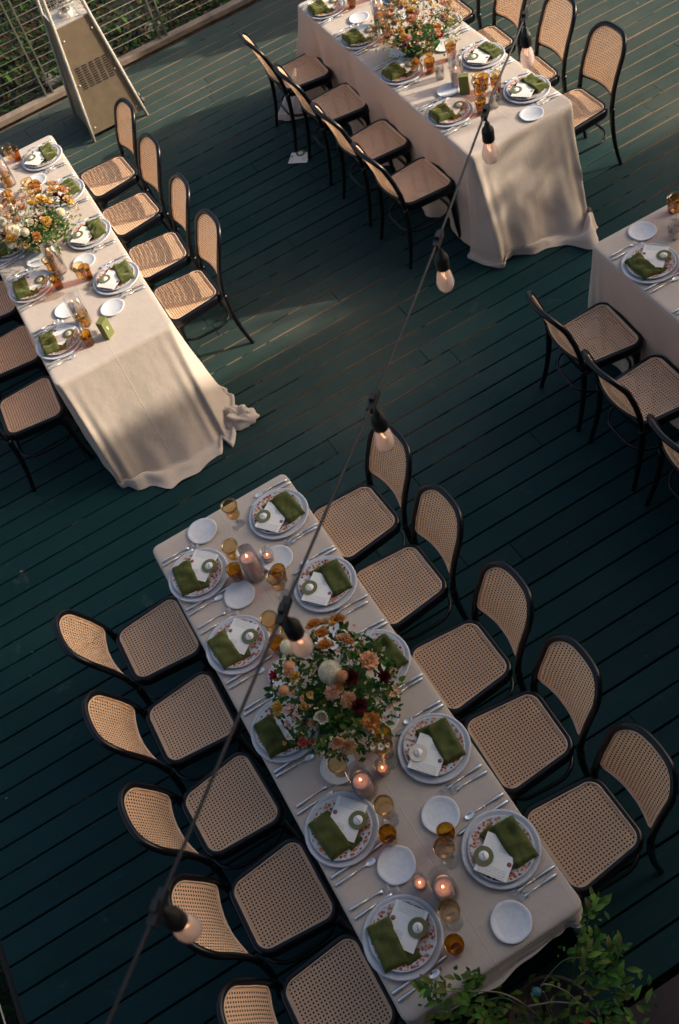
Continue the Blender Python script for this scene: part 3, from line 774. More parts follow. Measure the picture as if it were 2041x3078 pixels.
ME_ring = annulus(.0195, .037, .0014, M['ring'], 'card_ring'); ME_ringcream = annulus(.0195, .037, .0014, M['ringcream'], 'card_ring')
def name_mat():
    N = NT('name_print'); v = N.coords('Object'); sx = N.n('ShaderNodeSeparateXYZ'); N.l(v, sx.inputs[0])
    sc_ = N.noise(N.coords('Object', (520, 260, 1)), 1.0, 2); st_ = N.math('LESS_THAN', N.math('ABSOLUTE', N.math('SUBTRACT', sc_.outputs[0], .5)), .10)
    a = N.math('MULTIPLY', N.math('LESS_THAN', N.math('ABSOLUTE', sx.outputs[0]), .011), N.math('LESS_THAN', N.math('ABSOLUTE', sx.outputs[1]), .0026))
    N.base(N.mix(N.math('MULTIPLY', N.math('MULTIPLY', st_, a), .8), (.72, .71, .70), (.09, .09, .10))); N.p.inputs['Roughness'].default_value = .7; return N.mat
b = MB(); b.lathe([(.0005, .0012), (.0193, .0012), (.0193, 0)], 28); ME_name = b.mesh('name_disc', name_mat())
b = MB(); b.lathe([(.0005, .0016), (.0085, .0016), (.0095, 0)], 16); ME_seal = b.mesh('seal', M['seal'])

def flatware(parts, name):
    b = MB()
    for prof in parts:    # list of (y, halfwidth, z, thickness)
        vs = []
        for y, hw2, z, th in prof: vs += [(-hw2, y, z), (0, y, z+th), (hw2, y, z), (0, y, z-th*.4)]
        n = len(prof); fs = []
        for i in range(n-1):
            for k in range(4): fs.append((4*i+k, 4*i+4+k, 4*i+4+(k+1) % 4, 4*i+(k+1) % 4))
        fs += [(0,1,2,3), (4*n-1, 4*n-2, 4*n-3, 4*n-4)]; b.add(vs, fs)
    return b.mesh(name, M['silver'])
handle = [(.128, .0035, .003, .002), (.122, .0075, .0045, .0035), (.105, .0085, .0055, .004), (.07, .0058, .0065, .0035), (.038, .0038, .0065, .003)]
collar = [(.040, .0036, .0065, .003), (.036, .0056, .0065, .0045), (.033, .0056, .0065, .0045), (.030, .0034, .0065, .003)]
def mk_fork(L):
    k = L/.2
    neck = [(.030, .0032, .006, .0025), (0.0, .0030, .006, .002), (-.018, .005, .005, .002), (-.026, .0108, .004, .0016), (-.038, .0118, .004, .0015)]
    tines = [[(-.037, .0017, .004, .0013), (-.055, .0016, .005, .0012), (-.072, .0008, .0085, .0008)] for _ in range(4)]
    b = MB(); me = [handle, collar, neck]
    ob = flatware(me, 'fork')
    vs = [v.co[:] for v in ob.vertices]; fs = [tuple(p.vertices) for p in ob.polygons]
    bb = MB(); bb.add([(x, y*k, z) for x, y, z in vs], fs)
    for i in range(4):
        x0 = (i-1.5)*.0062; vs = []
        for y, hw2, z, th in tines[0]: vs += [(x0-hw2, y*k, z), (x0, y*k, z+th), (x0+hw2, y*k, z), (x0, y*k, z-th*.4)]
        bb.add(vs, [(4*r+c, 4*r+4+c, 4*r+4+(c+1) % 4, 4*r+(c+1) % 4) for r in range(2) for c in range(4)] + [(11, 10, 9, 8)])
    return bb.mesh('fork', M['silver'])
ME_fork1, ME_fork2 = mk_fork(.2), mk_fork(.172)
ME_knife = flatware([[(.133, .004, .003, .002), (.126, .0088, .005, .0045), (.10, .0092, .006, .005), (.06, .0066, .0065, .0042), (.034, .0056, .0065, .004)], [(.034, .0056, .0065, .003), (.030, .0072, .0065, .005), (.026, .0060, .0065, .003)],
                     [(.026, .0088, .004, .0016), (-.02, .0100, .004, .0012), (-.07, .0098, .004, .0010), (-.092, .0080, .004, .0008), (-.104, .0012, .004, .0005)]], 'knife')
b = MB(); sp = flatware([handle, collar, [(.030, .0032, .006, .0025), (.0, .0026, .0065, .002), (-.012, .003, .006, .002)]], 'spoon')
b.add([v.co[:] for v in sp.vertices], [tuple(p.vertices) for p in sp.polygons])
vs = [(0, -.031, .0028)]
for ring_ in (.5, .8, 1.0, 1.03):
    for k in range(16):
        a = k*math.pi/8; z = .0028+.0052*min(1, ring_)**2 - (.0014 if ring_ > 1 else 0); vs.append((.0125*ring_*math.cos(a)*(1-.12*math.sin(a)), -.031+.0205*ring_*math.sin(a), z))
fs = [(0, 1+k, 1+(k+1) % 16) for k in range(16)] + [(1+r*16+k, 1+(r+1)*16+k, 1+(r+1)*16+(k+1) % 16, 1+r*16+(k+1) % 16) for r in range(3) for k in range(16)]
b.add(vs, fs); ME_spoon = b.mesh('spoon', M['silver'])

facet = lambda a: 1+.018*math.cos(8*a)
b = MB(); b.lathe([(.001, .0015), (.024, .0015), (.0255, .006), (.0300, .05), (.0355, .092), (.0345, .0925), (.029, .05), (.0235, .014), (.001, .012)], 32, wob=facet); b.tube([(.0351*math.cos(k*.2618), .0351*math.sin(k*.2618), .092) for k in range(24)], .0012, 5, closed=True)
for zz in (.004, .0065, .009): b.lathe([(.001, zz), (.0235, zz)], 24)
ME_tumb = b.mesh('amber_tumbler', M['amber'])
b = MB(); b.lathe([(.001, .0015), (.029, .0015), (.030, .006), (.0315, .10), (.0305, .1005), (.0285, .012), (.001, .010)], 28); ME_clear = b.mesh('clear_tumbler', M['clear'])
b = MB(); b.lathe([(.004, .066), (.018, .070), (.029, .082), (.033, .100), (.030, .118), (.0335, .140), (.0405, .170), (.0398, .1702), (.0325, .140), (.029, .118), (.0315, .100), (.027, .083), (.004, .072)], 28, wob=lambda a: 1+.02*math.cos(6*a)); b.tube([(.0402*math.cos(k*.2618), .0402*math.sin(k*.2618), .170) for k in range(24)], .0010, 5, closed=True); b.lathe([(.001, .112), (.030, .112)], 24); ME_bowl = b.mesh('goblet_bowl', M['amberbowl'])
b = MB(); b.lathe([(.001, .003), (.030, .0025), (.034, .0015), (.034, .0005), (.001, .0)], 28); b.lathe([(.010, .003), (.006, .012), (.005, .03), (.008, .042), (.005, .052), (.006, .066), (.001, .068)], 16); ME_stem = b.mesh('goblet_stem', M['clear'])
b = MB(); b.lathe([(.001, .001), (.046, .001), (.0465, .006), (.0445, .21), (.0435, .2102), (.0450, .008), (.001, .006)], 32); ME_hurr = b.mesh('hurricane_glass', M['hurricane'])
def candle_mesh(h, r): 
    b = MB(); b.lathe([(.001, h-.006), (r*.45, h-.005), (r*.85, h-.0005), (r*.97, h-.001), (r, h-.005), (r, .004), (.001, .004)], 28); return b.mesh('candle', M['wax'])
ME_cand = {h: candle_mesh(h, .034) for h in (.075, .10, .155)}
b = MB(); b.tube([(0, 0, 0), (.001, 0, .010)], .0012, 6); ME_wick = b.mesh('wick', M['wick'])
b = MB(); b.lathe([(.0006, 0), (.0042, .006), (.0046, .010), (.0025, .019), (.0004, .026)], 10); ME_flame = b.mesh('flame', M['flame'])
b = MB(); b.lathe([(.001, .001), (.026, .001), (.0275, .006), (.030, .075), (.029, .0752), (.0265, .010), (.001, .008)], 28); ME_vot = b.mesh('votive_glass', M['hurricane'])
ME_tea = candle_mesh(.028, .0225)

# ------------------------------------------------------------------ place settings
ORD = ['first', 'second', 'third', 'fourth', 'fifth']
ZT = TH+.0035
OPTS = {('main', 1, 2): dict(glass=0), ('main', -1, 0): {}, ('main', -1, 4): dict(tumb=0), ('main', -1, 2): dict(glass=0, nap=1), ('main', -1, 1): dict(cream=1), ('main', 1, 2): dict(glass=0, noring=1)}
def setting(tk, side, u, order, far=False, v0=.238):
    T = TABLES[tk]; q = random.Random(hash((tk, side, order)) & 0 or (ord(tk[0])*97+side*13+order*7))
    if not in_frame(tpos(tk, u, side*v0, TH), 420): return
    S = '%s from %s end, %s side of %s' % (ORD[order], 'far' if far else 'near', 'left' if side > 0 else 'right', T['name'])
    rz = T['a'] + (0 if side > 0 else math.pi); op = OPTS.get((tk, side, order), {})
    def P(a, c, z): return tpos(tk, u+side*a, side*(v0+c), z)
    def put(nm, me, a, c, z, rot, lab, cat, grp, tilt=(0, 0)):
        p = P(a, c, z)
        if not in_frame(p, 170): return None
        return thing(nm, lab + ', ' + S, cat, p, 0, grp, me, (tilt[0], tilt[1], rz+rot))
    j = lambda s: q.uniform(-s, s)
    put('charger', ME_charger, 0, 0, ZT, q.uniform(0, 6), 'white charger under floral plate', 'plate', 'white chargers')
    put('dinner_plate', ME_plate, j(.004), j(.004), ZT+.0095, q.uniform(0, 6), 'rust floral dinner plate', 'plate', 'floral dinner plates')
    z = ZT+.0155; jr = j(.10); bx, by = j(.006), j(.006); fluffy = tk == 'top' or (tk == 'main' and side < 0 and order == 2)
    nap = put('napkin', (ME_nap3 if fluffy and tk == 'top' and side > 0 else ME_nap)[q.randrange(2 if fluffy and tk == 'top' and side > 0 else 6)],     .005+bx, .057+by, z+.006, jr, 'folded green velvet napkin', 'napkin', 'green velvet napkins')
    if nap: obj('napkin_tail', ME_naptail[order % 2], nap, (-.060, -.060, -.003), (0, 0, j(.3)))
    mr = math.atan2(-.079, -.100) - jr*.3 + j(.06)
    mn = put('menu_card', ME_menu, .0205+bx, -.029+by, z+.0180, math.atan2(.079, .100)-math.pi/2+math.pi/2+j(.05), 'white menu card tucked under napkin', 'menu', 'menu cards', (-.02, .0))
    if mn: obj('seal', ME_seal, mn, (.052, -.012, .0002)); mn.rotation_euler[2] += 0.0
    if not op.get('noring'):
        cr = op.get('cream'); rg = put('name_ring', ME_ringcream if cr else ME_ring, -.009+bx+j(.004), -.066+by+j(.004), z+.0212, j(.4), 'cream round name card' if cr else 'olive green round name card', 'name card', 'round name cards', (-.03, 0))
        if rg: obj('name_disc', ME_name, rg, (0, 0, .0002))
    put('fork', ME_fork2, .186+j(.006), .010+j(.006), ZT, j(.05), 'outer silver fork', 'fork', 'outer forks')
    put('fork', ME_fork1, .158+j(.005), .0+j(.006), ZT, j(.05), 'inner silver fork', 'fork', 'inner forks')
    put('knife', ME_knife, -.138+j(.005), .0+j(.006), ZT, j(.05), 'silver dinner knife', 'knife', 'dinner knives')
    put('spoon', ME_spoon, -.167+j(.005), .004+j(.006), ZT, j(.05), 'silver spoon', 'spoon', 'silver spoons')
    if not op.get('nobread'):
        put('bread_plate', ME_bread[q.randrange(3)], .232+j(.012), -.118+j(.008), ZT, q.uniform(0, 6), 'small white bread plate', 'plate', 'bread plates')
    if op.get('glass', 1):
        g_ = put('goblet', None, -.06+j(.012), -.181+j(.010), ZT, q.uniform(0, 6), 'pale amber stemmed goblet', 'goblet', 'amber goblets')
        if g_: obj('bowl', ME_bowl, g_); obj('stem', ME_stem, g_)
        if op.get('tumb', 1): put('tumbler', ME_tumb, -.138+j(.01), -.145+j(.008), ZT, q.uniform(0, 6), 'small amber glass tumbler', 'tumbler', 'amber tumblers')

SEATS = [  # table, side, [(plate u, chair x, chair y)], from far end?
    ('main', 1, [(-.971, -.947, .585), (-.504, -.489, .600), (-.006, -.017, .620), (.473, .460, .607), (.921, .943, .578)], False),
    ('main', -1, [(-.898, -.925, -.588), (-.425, -.461, -.597), (.045, -.022, -.585), (.515, .503, -.575), (.997, .960, -.580)], False),
    ('left', 1, [(-.897, -.909, .600), (-.298, -.357, .575), (.19, .19, .575), (.76, .74, .58)], False),
    ('left', -1, [(-.613, -.656, -.585), (-.087, -.168, -.580), (.46, .375, -.585), (.965, .907, -.600)], False),
    ('top', 1, [(-.769, -.820, .572), (-.147, -.252, .574), (.437, .338, .570), (.978, .905, .582)], False),
    ('top', -1, [(-.912, -.895, -.578), (-.394, -.362, -.578), (.14, .180, -.578), (.70, .73, -.580)], False),
    ('right', 1, [(.893, .903, .574), (.37, .408, .585), (-.16, -.11, .59), (-.7, -.65, .59)], True),
    ('right', -1, [(.90, .9, -.6)], True)]
cq = random.Random(11)
for tk, side, lst, far in SEATS:
    for k, (u, cx, cy) in enumerate(lst):
        p = tpos(tk, cx, cy)
        T = TABLES[tk]
        if in_frame((p.x, p.y, .5), 260):
            rz = T['a'] + (0 if side > 0 else math.pi) + cq.uniform(-.055, .055)
            chair(p.x, p.y, rz, 'black cane chair, %s from %s end, %s side of %s' % (ORD[k], 'far' if far else 'near', 'left' if side > 0 else 'right', T['name']), 'black bentwood cane chairs')
        setting(tk, side, u, k, far)

# ------------------------------------------------------------------ candles, extra glasses, table number boxes
def hurricane(tk, u, v, h, lab):
    t = thing('hurricane_candle', lab, 'candle', tpos(tk, u, v, ZT), 0, 'pink pillar candles in glass')
    obj('glass', ME_hurr, t); c = obj('candle', ME_cand[h], t, (.003, .002, .003)); obj('wick', ME_wick, c, (0, 0, h-.006)); obj('flame', ME_flame, c, (.001, 0, h+.003))
    return t
for a in (('main', .753, .003, .155, 'tall pink pillar candle in glass at the far end of front table'),
          ('main', -.420, .078, .10, 'lit pink candle in glass just in front of the front table flowers'),
          ('main', -.925, .020, .075, 'short pink candle in tall glass nearest the plant, front table'),
          ('left', -.845, .058, .155, 'pink pillar candle in glass near the number box, sunlit left table'),
          ('left', -.285, .035, .155, 'pink pillar candle in glass touching the flowers, sunlit left table'),
          ('left', .86, .046, .155, 'pink pillar candle in glass at far end, sunlit left table'),
          ('top', -.535, .035, .10, 'pink pillar candle in tall glass behind the green box, top table'),
          ('top', .47, .06, .155, 'pink pillar candle in glass beyond the flowers, top table')): hurricane(*a)
for tk, u, v, lab in (('main', -.848, .085, 'small lit votive candle beside the short pink candle, front table'), ('main', .80, -.085, 'small votive glass right of the tall far candle, front table'), ('main', -.39, -.02, 'small votive glass just below the flowers, front table')):
    t = thing('votive_candle', lab, 'candle', tpos(tk, u, v, ZT), 0, 'votive candles'); obj('glass', ME_vot, t); c = obj('candle', ME_tea, t, (0, 0, .006)); obj('flame', ME_flame, c, (0, 0, .028), scale=(.8, .8, .7))
for tk, u, v, lab in (('top', -.386, .082, 'clear straight tumbler beside the green box, top table'), ('top', -.905, -.003, 'clear straight tumbler at the near end of top table'), ('right', .986, .023, 'clear straight tumbler on the right-edge table')):
    thing('clear_tumbler', lab, 'tumbler', tpos(tk, u, v, ZT), 0, 'clear tumblers', ME_clear)
for tk, u, v, lab in (('right', 1.150, -.100, 'amber tumbler at the far end of the right-edge table'), ('top', -.70, -.06, 'amber tumbler right of the green box, top table')):
    thing('tumbler', lab, 'tumbler', tpos(tk, u, v, ZT), 0, 'amber tumblers', ME_tumb)
for tk, u, v, lab in (('right', 1.075, -.06, 'pale amber goblet in front of the amber tumbler, right-edge table'), ('top', -.765, .011, 'pale amber goblet right of the green box, top table'), ('main', -.33, .125, 'pale amber goblet left of the candle below the flowers, front table'), ('main', .30, .02, 'pale amber goblet behind the flowers, front table')):
    t = thing('goblet', lab, 'goblet', tpos(tk, u, v, ZT), 0, 'amber goblets'); obj('bowl', ME_bowl, t); obj('stem', ME_stem, t)
def number_box(tk, u, v, rz, digit, lab):
    b = MB(); b.box((0, 0, .0625), (.040, .0625, .125)); t = thing('table_number_box', lab, 'table number', tpos(tk, u, v, ZT), rz, None, b.mesh('table_number_box', M['green'], False))
    if digit:
        d = MB(); pts = [(-.004, 0), (.003, 0), (.003, .026), (-.003, .026), (-.010, .021), (-.010, .0165), (-.004, .019)]
        n = len(pts); d.add([(-.0208, -y, z+.052) for y, z in pts] + [(-.0195, -y, z+.052) for y, z in pts], [tuple(range(n)), tuple(range(2*n-1, n-1, -1))] + [(i, n+i, n+(i+1) % n, (i+1) % n) for i in range(n)])
        obj('numeral', d.mesh('numeral', M['white'], False), t)
number_box('left', -1.045, -.030, math.atan2(.64, .77)+.0, True, 'olive green table number box reading 1 on the sunlit left table')
number_box('top', -.645, .050, math.radians(-38)+math.pi, False, 'olive green table number box with its dark face forward, top table')

# fallen menu on the deck
t = thing('menu_card', 'white menu card lying on the deck between the two upper tables', 'menu', (4.465, -1.951, .0055), math.atan2(.093, -.092)+.08, 'menu cards', ME_menu)
obj('seal', ME_seal, t, (-.02, -.062, .0002))
t = thing('name_ring', 'olive round name card on the menu fallen on the deck', 'name card', (4.505, -1.985, .0085), .7, 'round name cards', ME_ring); obj('name_disc', ME_name, t, (0, 0, .0002))

# ------------------------------------------------------------------ flowers
def petal_strip(b, base, dirv, upn, L, W, cup, ruf, q, n=3):
    side = dirv.cross(upn).normalized(); vs = []
    for i in range(n+1):
        t = i/n; wd = W*math.sin(math.pi*min(1, .18+.72*t))*(1 if t < .99 else .75)
        c = base + dirv*(L*t) + upn*(cup*L*t*t)
        for s in (-1, 0, 1):
            vs.append(c + side*(s*wd*.5) + upn*((abs(s)*.18*wd) + q.uniform(-ruf, ruf)*L*t))
    fs = []
    for i in range(n):
        for s in range(2): fs.append((i*3+s, i*3+s+1, (i+1)*3+s+1, (i+1)*3+s))
    b.add(vs, fs)
def bloom_mesh(kind, seed):
    q = random.Random(seed); b = MB(); Z = Vector((0, 0, 1)); cen = simple_c
    if kind in ('ruffle', 'dahlia', 'rose', 'pompom'):
        n, L, W, ruf = dict(ruffle=(46, .62, .48, .22), dahlia=(64, .60, .24, .03), rose=(22, .62, .62, .06), pompom=(240, .17, .15, .02))[kind]
        for i in range(n):
            t = (i+.5)/n; az = i*2.39996
            if kind == 'pompom':
                el = math.asin(1-1.55*t); d = Vector((math.cos(az)*math.cos(el), math.sin(az)*math.cos(el), math.sin(el)))
                tg = Z - d*d.z
                petal_strip(b, d*.80 + Vector((0, 0, -.15)), (d*.45 + (tg*.8 if tg.length > .01 else Vector())).normalized(), d, L*1.1, W, .45, ruf, q, 2)
            else:
                el = math.radians(82-(86 if kind != 'rose' else 62)*t**.75) + q.uniform(-.15, .15)
                d = Vector((math.cos(az)*math.cos(el), math.sin(az)*math.cos(el), math.sin(el)))
                upn = (Z - d*d.z); upn = upn.normalized() if upn.length > .05 else Vector((1, 0, 0))
                cup = dict(ruffle=.1, dahlia=.25, rose=.55)[kind]
                ln = L*(.55+.55*t)
                petal_strip(b, Vector((d.x*.1, d.y*.1, .1-.25*t)), d, upn, ln*1.2, W*(.6+.6*t), cup, ruf, q)
        if kind == 'pompom': b.lathe([(.02, .70), (.40, .60), (.72, .30), (.84, -.12), (.70, -.5)], 14)
        return b.mesh('bloom', M['petal'])
    n = 13 if kind == 'open' else 9
    for i in range(n):
        az = i*2*math.pi/n*1.62 + q.uniform(-.25, .25); d = Vector((math.cos(az), math.sin(az), q.uniform(.05, .75))).normalized()
        petal_strip(b, Vector((0, 0, 0))+d*.08, d, (Z-d*d.z).normalized(), q.uniform(.7, 1.0), .72 if kind == 'tiny' else .62, q.uniform(-.1, .35), .12, q, 3)
    nb = len(b.f)
    b.lathe([(.20, .0), (.17, .10), (.04, .14)], 8, caps=True, mi=1)
    return b.mesh('bloom', [M['petal'], cen])
simple_c = simple('bloom_centre', (.10, .018, .016), .8)
BL = {k: [bloom_mesh(k, 10+i) for i in range(2)] for k in ('ruffle', 'dahlia', 'rose', 'pompom', 'open', 'tiny')}
PC = dict(O=(.62, .28, .08), P=(.74, .42, .24), Y=(.68, .42, .10), W=(.80, .75, .60), R=(.075, .005, .008), R2=(.30, .012, .02), K=(.58, .34, .25), C=(.70, .42, .36), T=(.62, .40, .20), K2=(.60, .16, .13), V=(.45, .16, .22), G=(.20, .26, .08))
LEAFM = [simple('foliage_a', (.045, .110, .016), .6, trans=.25, spec=.15), simple('foliage_b', (.020, .066, .014), .6, trans=.2, spec=.15), simple('foliage_c', (.110, .150, .026), .6, trans=.3, spec=.15), simple('foliage_d', (.030, .085, .020), .6, trans=.2, spec=.15)]
LEAFL = [simple('foliage_pale_a', (.12, .17, .040), .6, trans=.35, spec=.15), simple('foliage_pale_b', (.18, .20, .065), .6, trans=.35, spec=.15), LEAFM[0]]
FILM = [simple('filler_cream', (.62, .50, .28), .7, trans=.3), simple('filler_tan', (.42, .26, .15), .7, trans=.3), simple('filler_pink', (.58, .36, .30), .7, trans=.3)]
def arrangement(tk, cu, cv, blooms, label, seed, R0=.30, H=.27, nleaf=1050, nfill=150, grow=1.38, lm=None):
    q = random.Random(seed); t = thing('flower_arrangement', label, 'flowers', tpos(tk, cu, cv, ZT), TABLES[tk]['a'], 'table flower arrangements')
    b = MB(); b.lathe([(.001, .002), (.06, .002), (.085, .03), (.095, .075), (.085, .105), (.080, .105), (.089, .075), (.078, .03), (.001, .01)], 24); obj('vase', b.mesh('vase', M['vase']), t)
    def dome(qq, k=1.0, zlo=.07):
        a = qq.uniform(0, 6.28); r = R0*math.sqrt(qq.random())*k; top = .10+(H-.10)*math.sqrt(max(0, 1-(r/(R0*1.15))**2))
        return Vector((r*math.cos(a)*1.05, r*math.sin(a)*.92, zlo+(top-zlo)*(1-qq.random()**2*.65))), None
    b = MB(); b.lathe([(.13, .05), (.155, .08), (.14, .12), (.09, .145), (.03, .155)], 20, wob=lambda a: 1+.12*math.sin(5*a+seed)+.08*math.sin(9*a)); obj('foliage_core', b.mesh('foliage_core', LEAFM[1]), t)
    fo = obj('foliage', scatter_leaves(nleaf, lambda qq: (lambda r_: (Vector((r_[0].x, r_[0].y, r_[0].z*.90-.008)), None))(dome(qq, .95, .05)), (.016, .046), lm or LEAFM, seed+1, 'foliage'), t); fo['kind'] = 'stuff'
    b = MB()
    for i in range(22):
        p, _ = dome(q, 1.0); a = Vector((p.x*.15, p.y*.15, .08)); mid = (a+p)/2 + Vector((q.uniform(-.02, .02), q.uniform(-.02, .02), .02))
        b.tube(catmull([a, mid, p], 3), .0014, 4, cap=False)
    so_ = obj('stems', b.mesh('stems', M['stem']), t); so_['kind'] = 'stuff'
    b = MB()
    for i in range(nfill):
        p, _ = dome(q, .98, .16); s_ = q.uniform(.005, .011); cl = q.randrange(3)
        for k in range(4):
            az = q.uniform(0, 6.28); d = Vector((math.cos(az), math.sin(az), q.uniform(.1, .9))).normalized(); e = d.cross(Vector((0, 0, 1))).normalized()
            b.add([p, p+d*s_*.6+e*s_*.5, p+d*s_*1.2, p+d*s_*.6-e*s_*.5], [(0,1,2,3)], cl)
    fi = obj('filler_blossoms', b.mesh('filler', FILM, False), t); fi['kind'] = 'stuff'
    for kind, col, x, y, z, r in blooms:
        me = BL[kind][q.randrange(2)]; r *= grow; o = obj('bloom', me, t, (x, y, z+.012), (0, 0, 0), (r, r, r)); d = Vector((x*1.6, y*1.6, z-.02)).normalized()
        o.rotation_mode = 'QUATERNION'; from mathutils import Quaternion
        o.rotation_quaternion = (Vector((d.x*.8+q.uniform(-.1, .1), d.y*.8+q.uniform(-.1, .1), 1)).normalized()).to_track_quat('Z', 'Y') @ Quaternion((0, 0, 1), q.uniform(0, 6.28))
        c = PC[col]; v = q.uniform(.85, 1.12); o.color = (min(1, c[0]*v), min(1, c[1]*v), min(1, c[2]*v), 1)
    return t
MAINB = [('ruffle','O',.272,-.066,.211,.0337),('ruffle','O',.237,-.162,.207,.0336),('rose','Y',.216,-.127,.225,.02),('ruffle','O',.202,-.071,.239,.031),('ruffle','P',.12,-.136,.248,.0307),('ruffle','O',.136,-.056,.256,.0307),('ruffle','P',-.029,-.173,.25,.0388),('pompom','W',.01,-.018,.275,.0366),('pompom','W',.238,.075,.226,.0267),('dahlia','R',-.058,-.073,.265,.0342),('dahlia','R',-.117,-.189,.236,.03),('dahlia','R',-.172,-.042,.249,.0318),('pompom','P',-.043,-.048,.285,.0193),('pompom','P',.142,.112,.248,.0197),('pompom','P',.061,.179,.246,.0174),('ruffle','O',-.246,-.053,.225,.0359),('ruffle','P',-.135,-.021,.258,.0318),('ruffle','K',-.069,.018,.262,.0298),('rose','Y',-.058,.138,.256,.0214),('ruffle','Y',.08,.114,.257,.0239),('ruffle','Y',.014,.233,.232,.026),('rose','W',-.131,.1,.258,.034),('tiny','C',-.02,.206,.241,.0138),('tiny','C',-.054,.177,.247,.0137),('tiny','C',-.069,.197,.24,.0129),('tiny','C',-.063,.231,.23,.0129),('tiny','C',-.082,.226,.229,.0129),('tiny','C',-.021,.185,.247,.012),('rose','P',-.241,.1,.22,.0304),('ruffle','T',-.277,.075,.207,.0296),('rose','K2',-.166,.21,.217,.0256),('rose','W',-.085,-.137,.253,.0214),('tiny','W',-.318,-.008,.187,.0127),('tiny','W',-.331,-.036,.174,.0127),('tiny','W',-.337,-.06,.165,.0106),('tiny','P',-.176,-.2,.218,.012),('tiny','P',-.193,-.176,.221,.0119),('tiny','P',-.193,-.208,.209,.0094),('tiny','C',-.232,-.142,.215,.0119),('tiny','C',-.257,-.102,.213,.0119),('ruffle','O',-.064,-.014,.262,.0192),('ruffle','P',.121,.125,.25,.0219),('rose','P',-.131,.141,.245,.0191),('tiny','P',-.023,.128,.259,.015),('tiny','Y',-.03,.096,.264,.015),('tiny','P',.018,.152,.255,.0151),('open','R2',.148,.182,.231,.0198),('rose','K2',-.184,.18,.222,.0149),('tiny','Y',-.117,.277,.199,.0103),('ruffle','P',.253,-.108,.214,.0247),('ruffle','O',.091,-.151,.249,.0175)]
arrangement('main', -.043, -.017, MAINB, 'large bouquet with orange ruffled and dark red blooms on the front table', 21)
def rand_blooms(seed, n, cols):
    q = random.Random(seed); out = []
    for i in range(n):
        a = q.uniform(0, 6.28); r = .31*math.sqrt((i+.5)/n); z = .11+.16*math.sqrt(max(0, 1-(r/.36)**2))
        col = q.choice(cols); kind = {'R': 'dahlia', 'W': q.choice(['ruffle', 'rose', 'rose', 'pompom'])}.get(col, q.choice(['ruffle', 'ruffle', 'ruffle', 'rose', 'tiny', 'tiny']))
        out.append((kind, col, r*math.cos(a), r*math.sin(a)*.9, z+.015, {'tiny': .016, 'dahlia': .034, 'pompom': .022}.get(kind, q.uniform(.024, .034))))
    return out
arrangement('left', .06, .0, rand_blooms(5, 50, ['P', 'P', 'W', 'T', 'T', 'Y', 'Y', 'K', 'O', 'C', 'P']) + [('dahlia', 'R', -.02, -.20, .22, .036), ('dahlia', 'R', .02, -.17, .24, .028), ('dahlia', 'R2', -.05, .22, .2, .03), ('pompom', 'W', -.10, .17, .23, .04), ('pompom', 'W', .04, .2, .23, .035), ('ruffle', 'Y', .10, -.22, .2, .034)], 'sunlit pastel bouquet with two red blooms on the left table', 31, nleaf=420, nfill=520, grow=1.30, lm=LEAFL)
arrangement('top', -.02, .02, rand_blooms(8, 58, ['P', 'P', 'W', 'T', 'T', 'Y', 'Y', 'K', 'O', 'C', 'K']) + [('dahlia', 'R', -.05, .05, .28, .034), ('dahlia', 'R', .05, -.21, .22, .03), ('dahlia', 'R2', -.25, -.03, .2, .034), ('ruffle', 'O', -.30, .19, .13, .03), ('rose', 'V', -.18, .18, .19, .024), ('rose', 'V', -.22, .12, .2, .022)], 'sunlit peach and cream bouquet on the top table', 41, .34, .30, nleaf=420, nfill=520, grow=1.30, lm=LEAFL)

# ------------------------------------------------------------------ string lights
CONN = [Vector(p) for p in ((.812, -1.680, 2.701), (.389, -1.249, 2.766), (-.047, -.812, 2.813), (-.467, -.374, 2.859), (-.878, .066, 2.911), (-1.296, .509, 2.967))]
st = thing('string_lights', 'grey cord of hanging light bulbs crossing the whole picture', 'string lights', (0, 0, 0))
d0 = (CONN[0]-CONN[1]); d1 = (CONN[5]-CONN[4])
allc = [CONN[0]+d0*k for k in (12, 8, 5, 3, 2, 1)]
for k, c in zip((12, 8, 5, 3, 2, 1), allc): c.z = CONN[0].z - .055*k + .012*k*k
allc += CONN + [CONN[5]+d1*k + Vector((0, 0, .004*k*k)) for k in (1, 2, 3, 5)]
b = MB(); b.tube(catmull(allc, 5), .0038, 8); obj('cord', b.mesh('cord', M['cord']), st)
b = MB(); b.lathe([(.003, 0), (.003, -.030)], 8); b.lathe([(.004, -.028), (.008, -.034), (.010, -.044), (.017, -.052), (.0195, -.060), (.0195, -.094), (.0165, -.098), (.004, -.098)], 20); ME_sock = b.mesh('socket', M['rubber'])
b = MB(); b.lathe([(.012, -.094), (.0135, -.102), (.019, -.112), (.0225, -.128), (.0248, -.146), (.0235, -.160), (.0185, -.172), (.010, -.178), (.001, -.180)], 24, wob=lambda a: 1+.012*math.cos(12*a)); ME_bulb = b.mesh('bulb', M['bulb'])
b = MB(); b.tube(catmull([(.004, 0, -.100), (.007, .003, -.122), (.002, -.005, -.140), (-.006, .003, -.122), (-.004, 0, -.100)], 5), .0011, 5); ME_fil = b.mesh('filament', M['filament'])
b = MB(); b.box((0, 0, -.002), (.016, .062, .018)); b.box((0, .0, .012), (.012, .020, .012)); ME_conn = b.mesh('connector', M['rubber'], False)
for i, c in enumerate(CONN + [CONN[0]+d0, CONN[5]+d1]):
    ang = math.atan2(d0.y, d0.x)-math.pi/2
    cn = obj('connector', ME_conn, st, c, (0, 0, ang)); so2 = obj('socket', ME_sock, st, c + Vector((0, 0, -.006))); bu = obj('bulb', ME_bulb, st, c + Vector((0, 0, -.006))); obj('filament', ME_fil, bu)

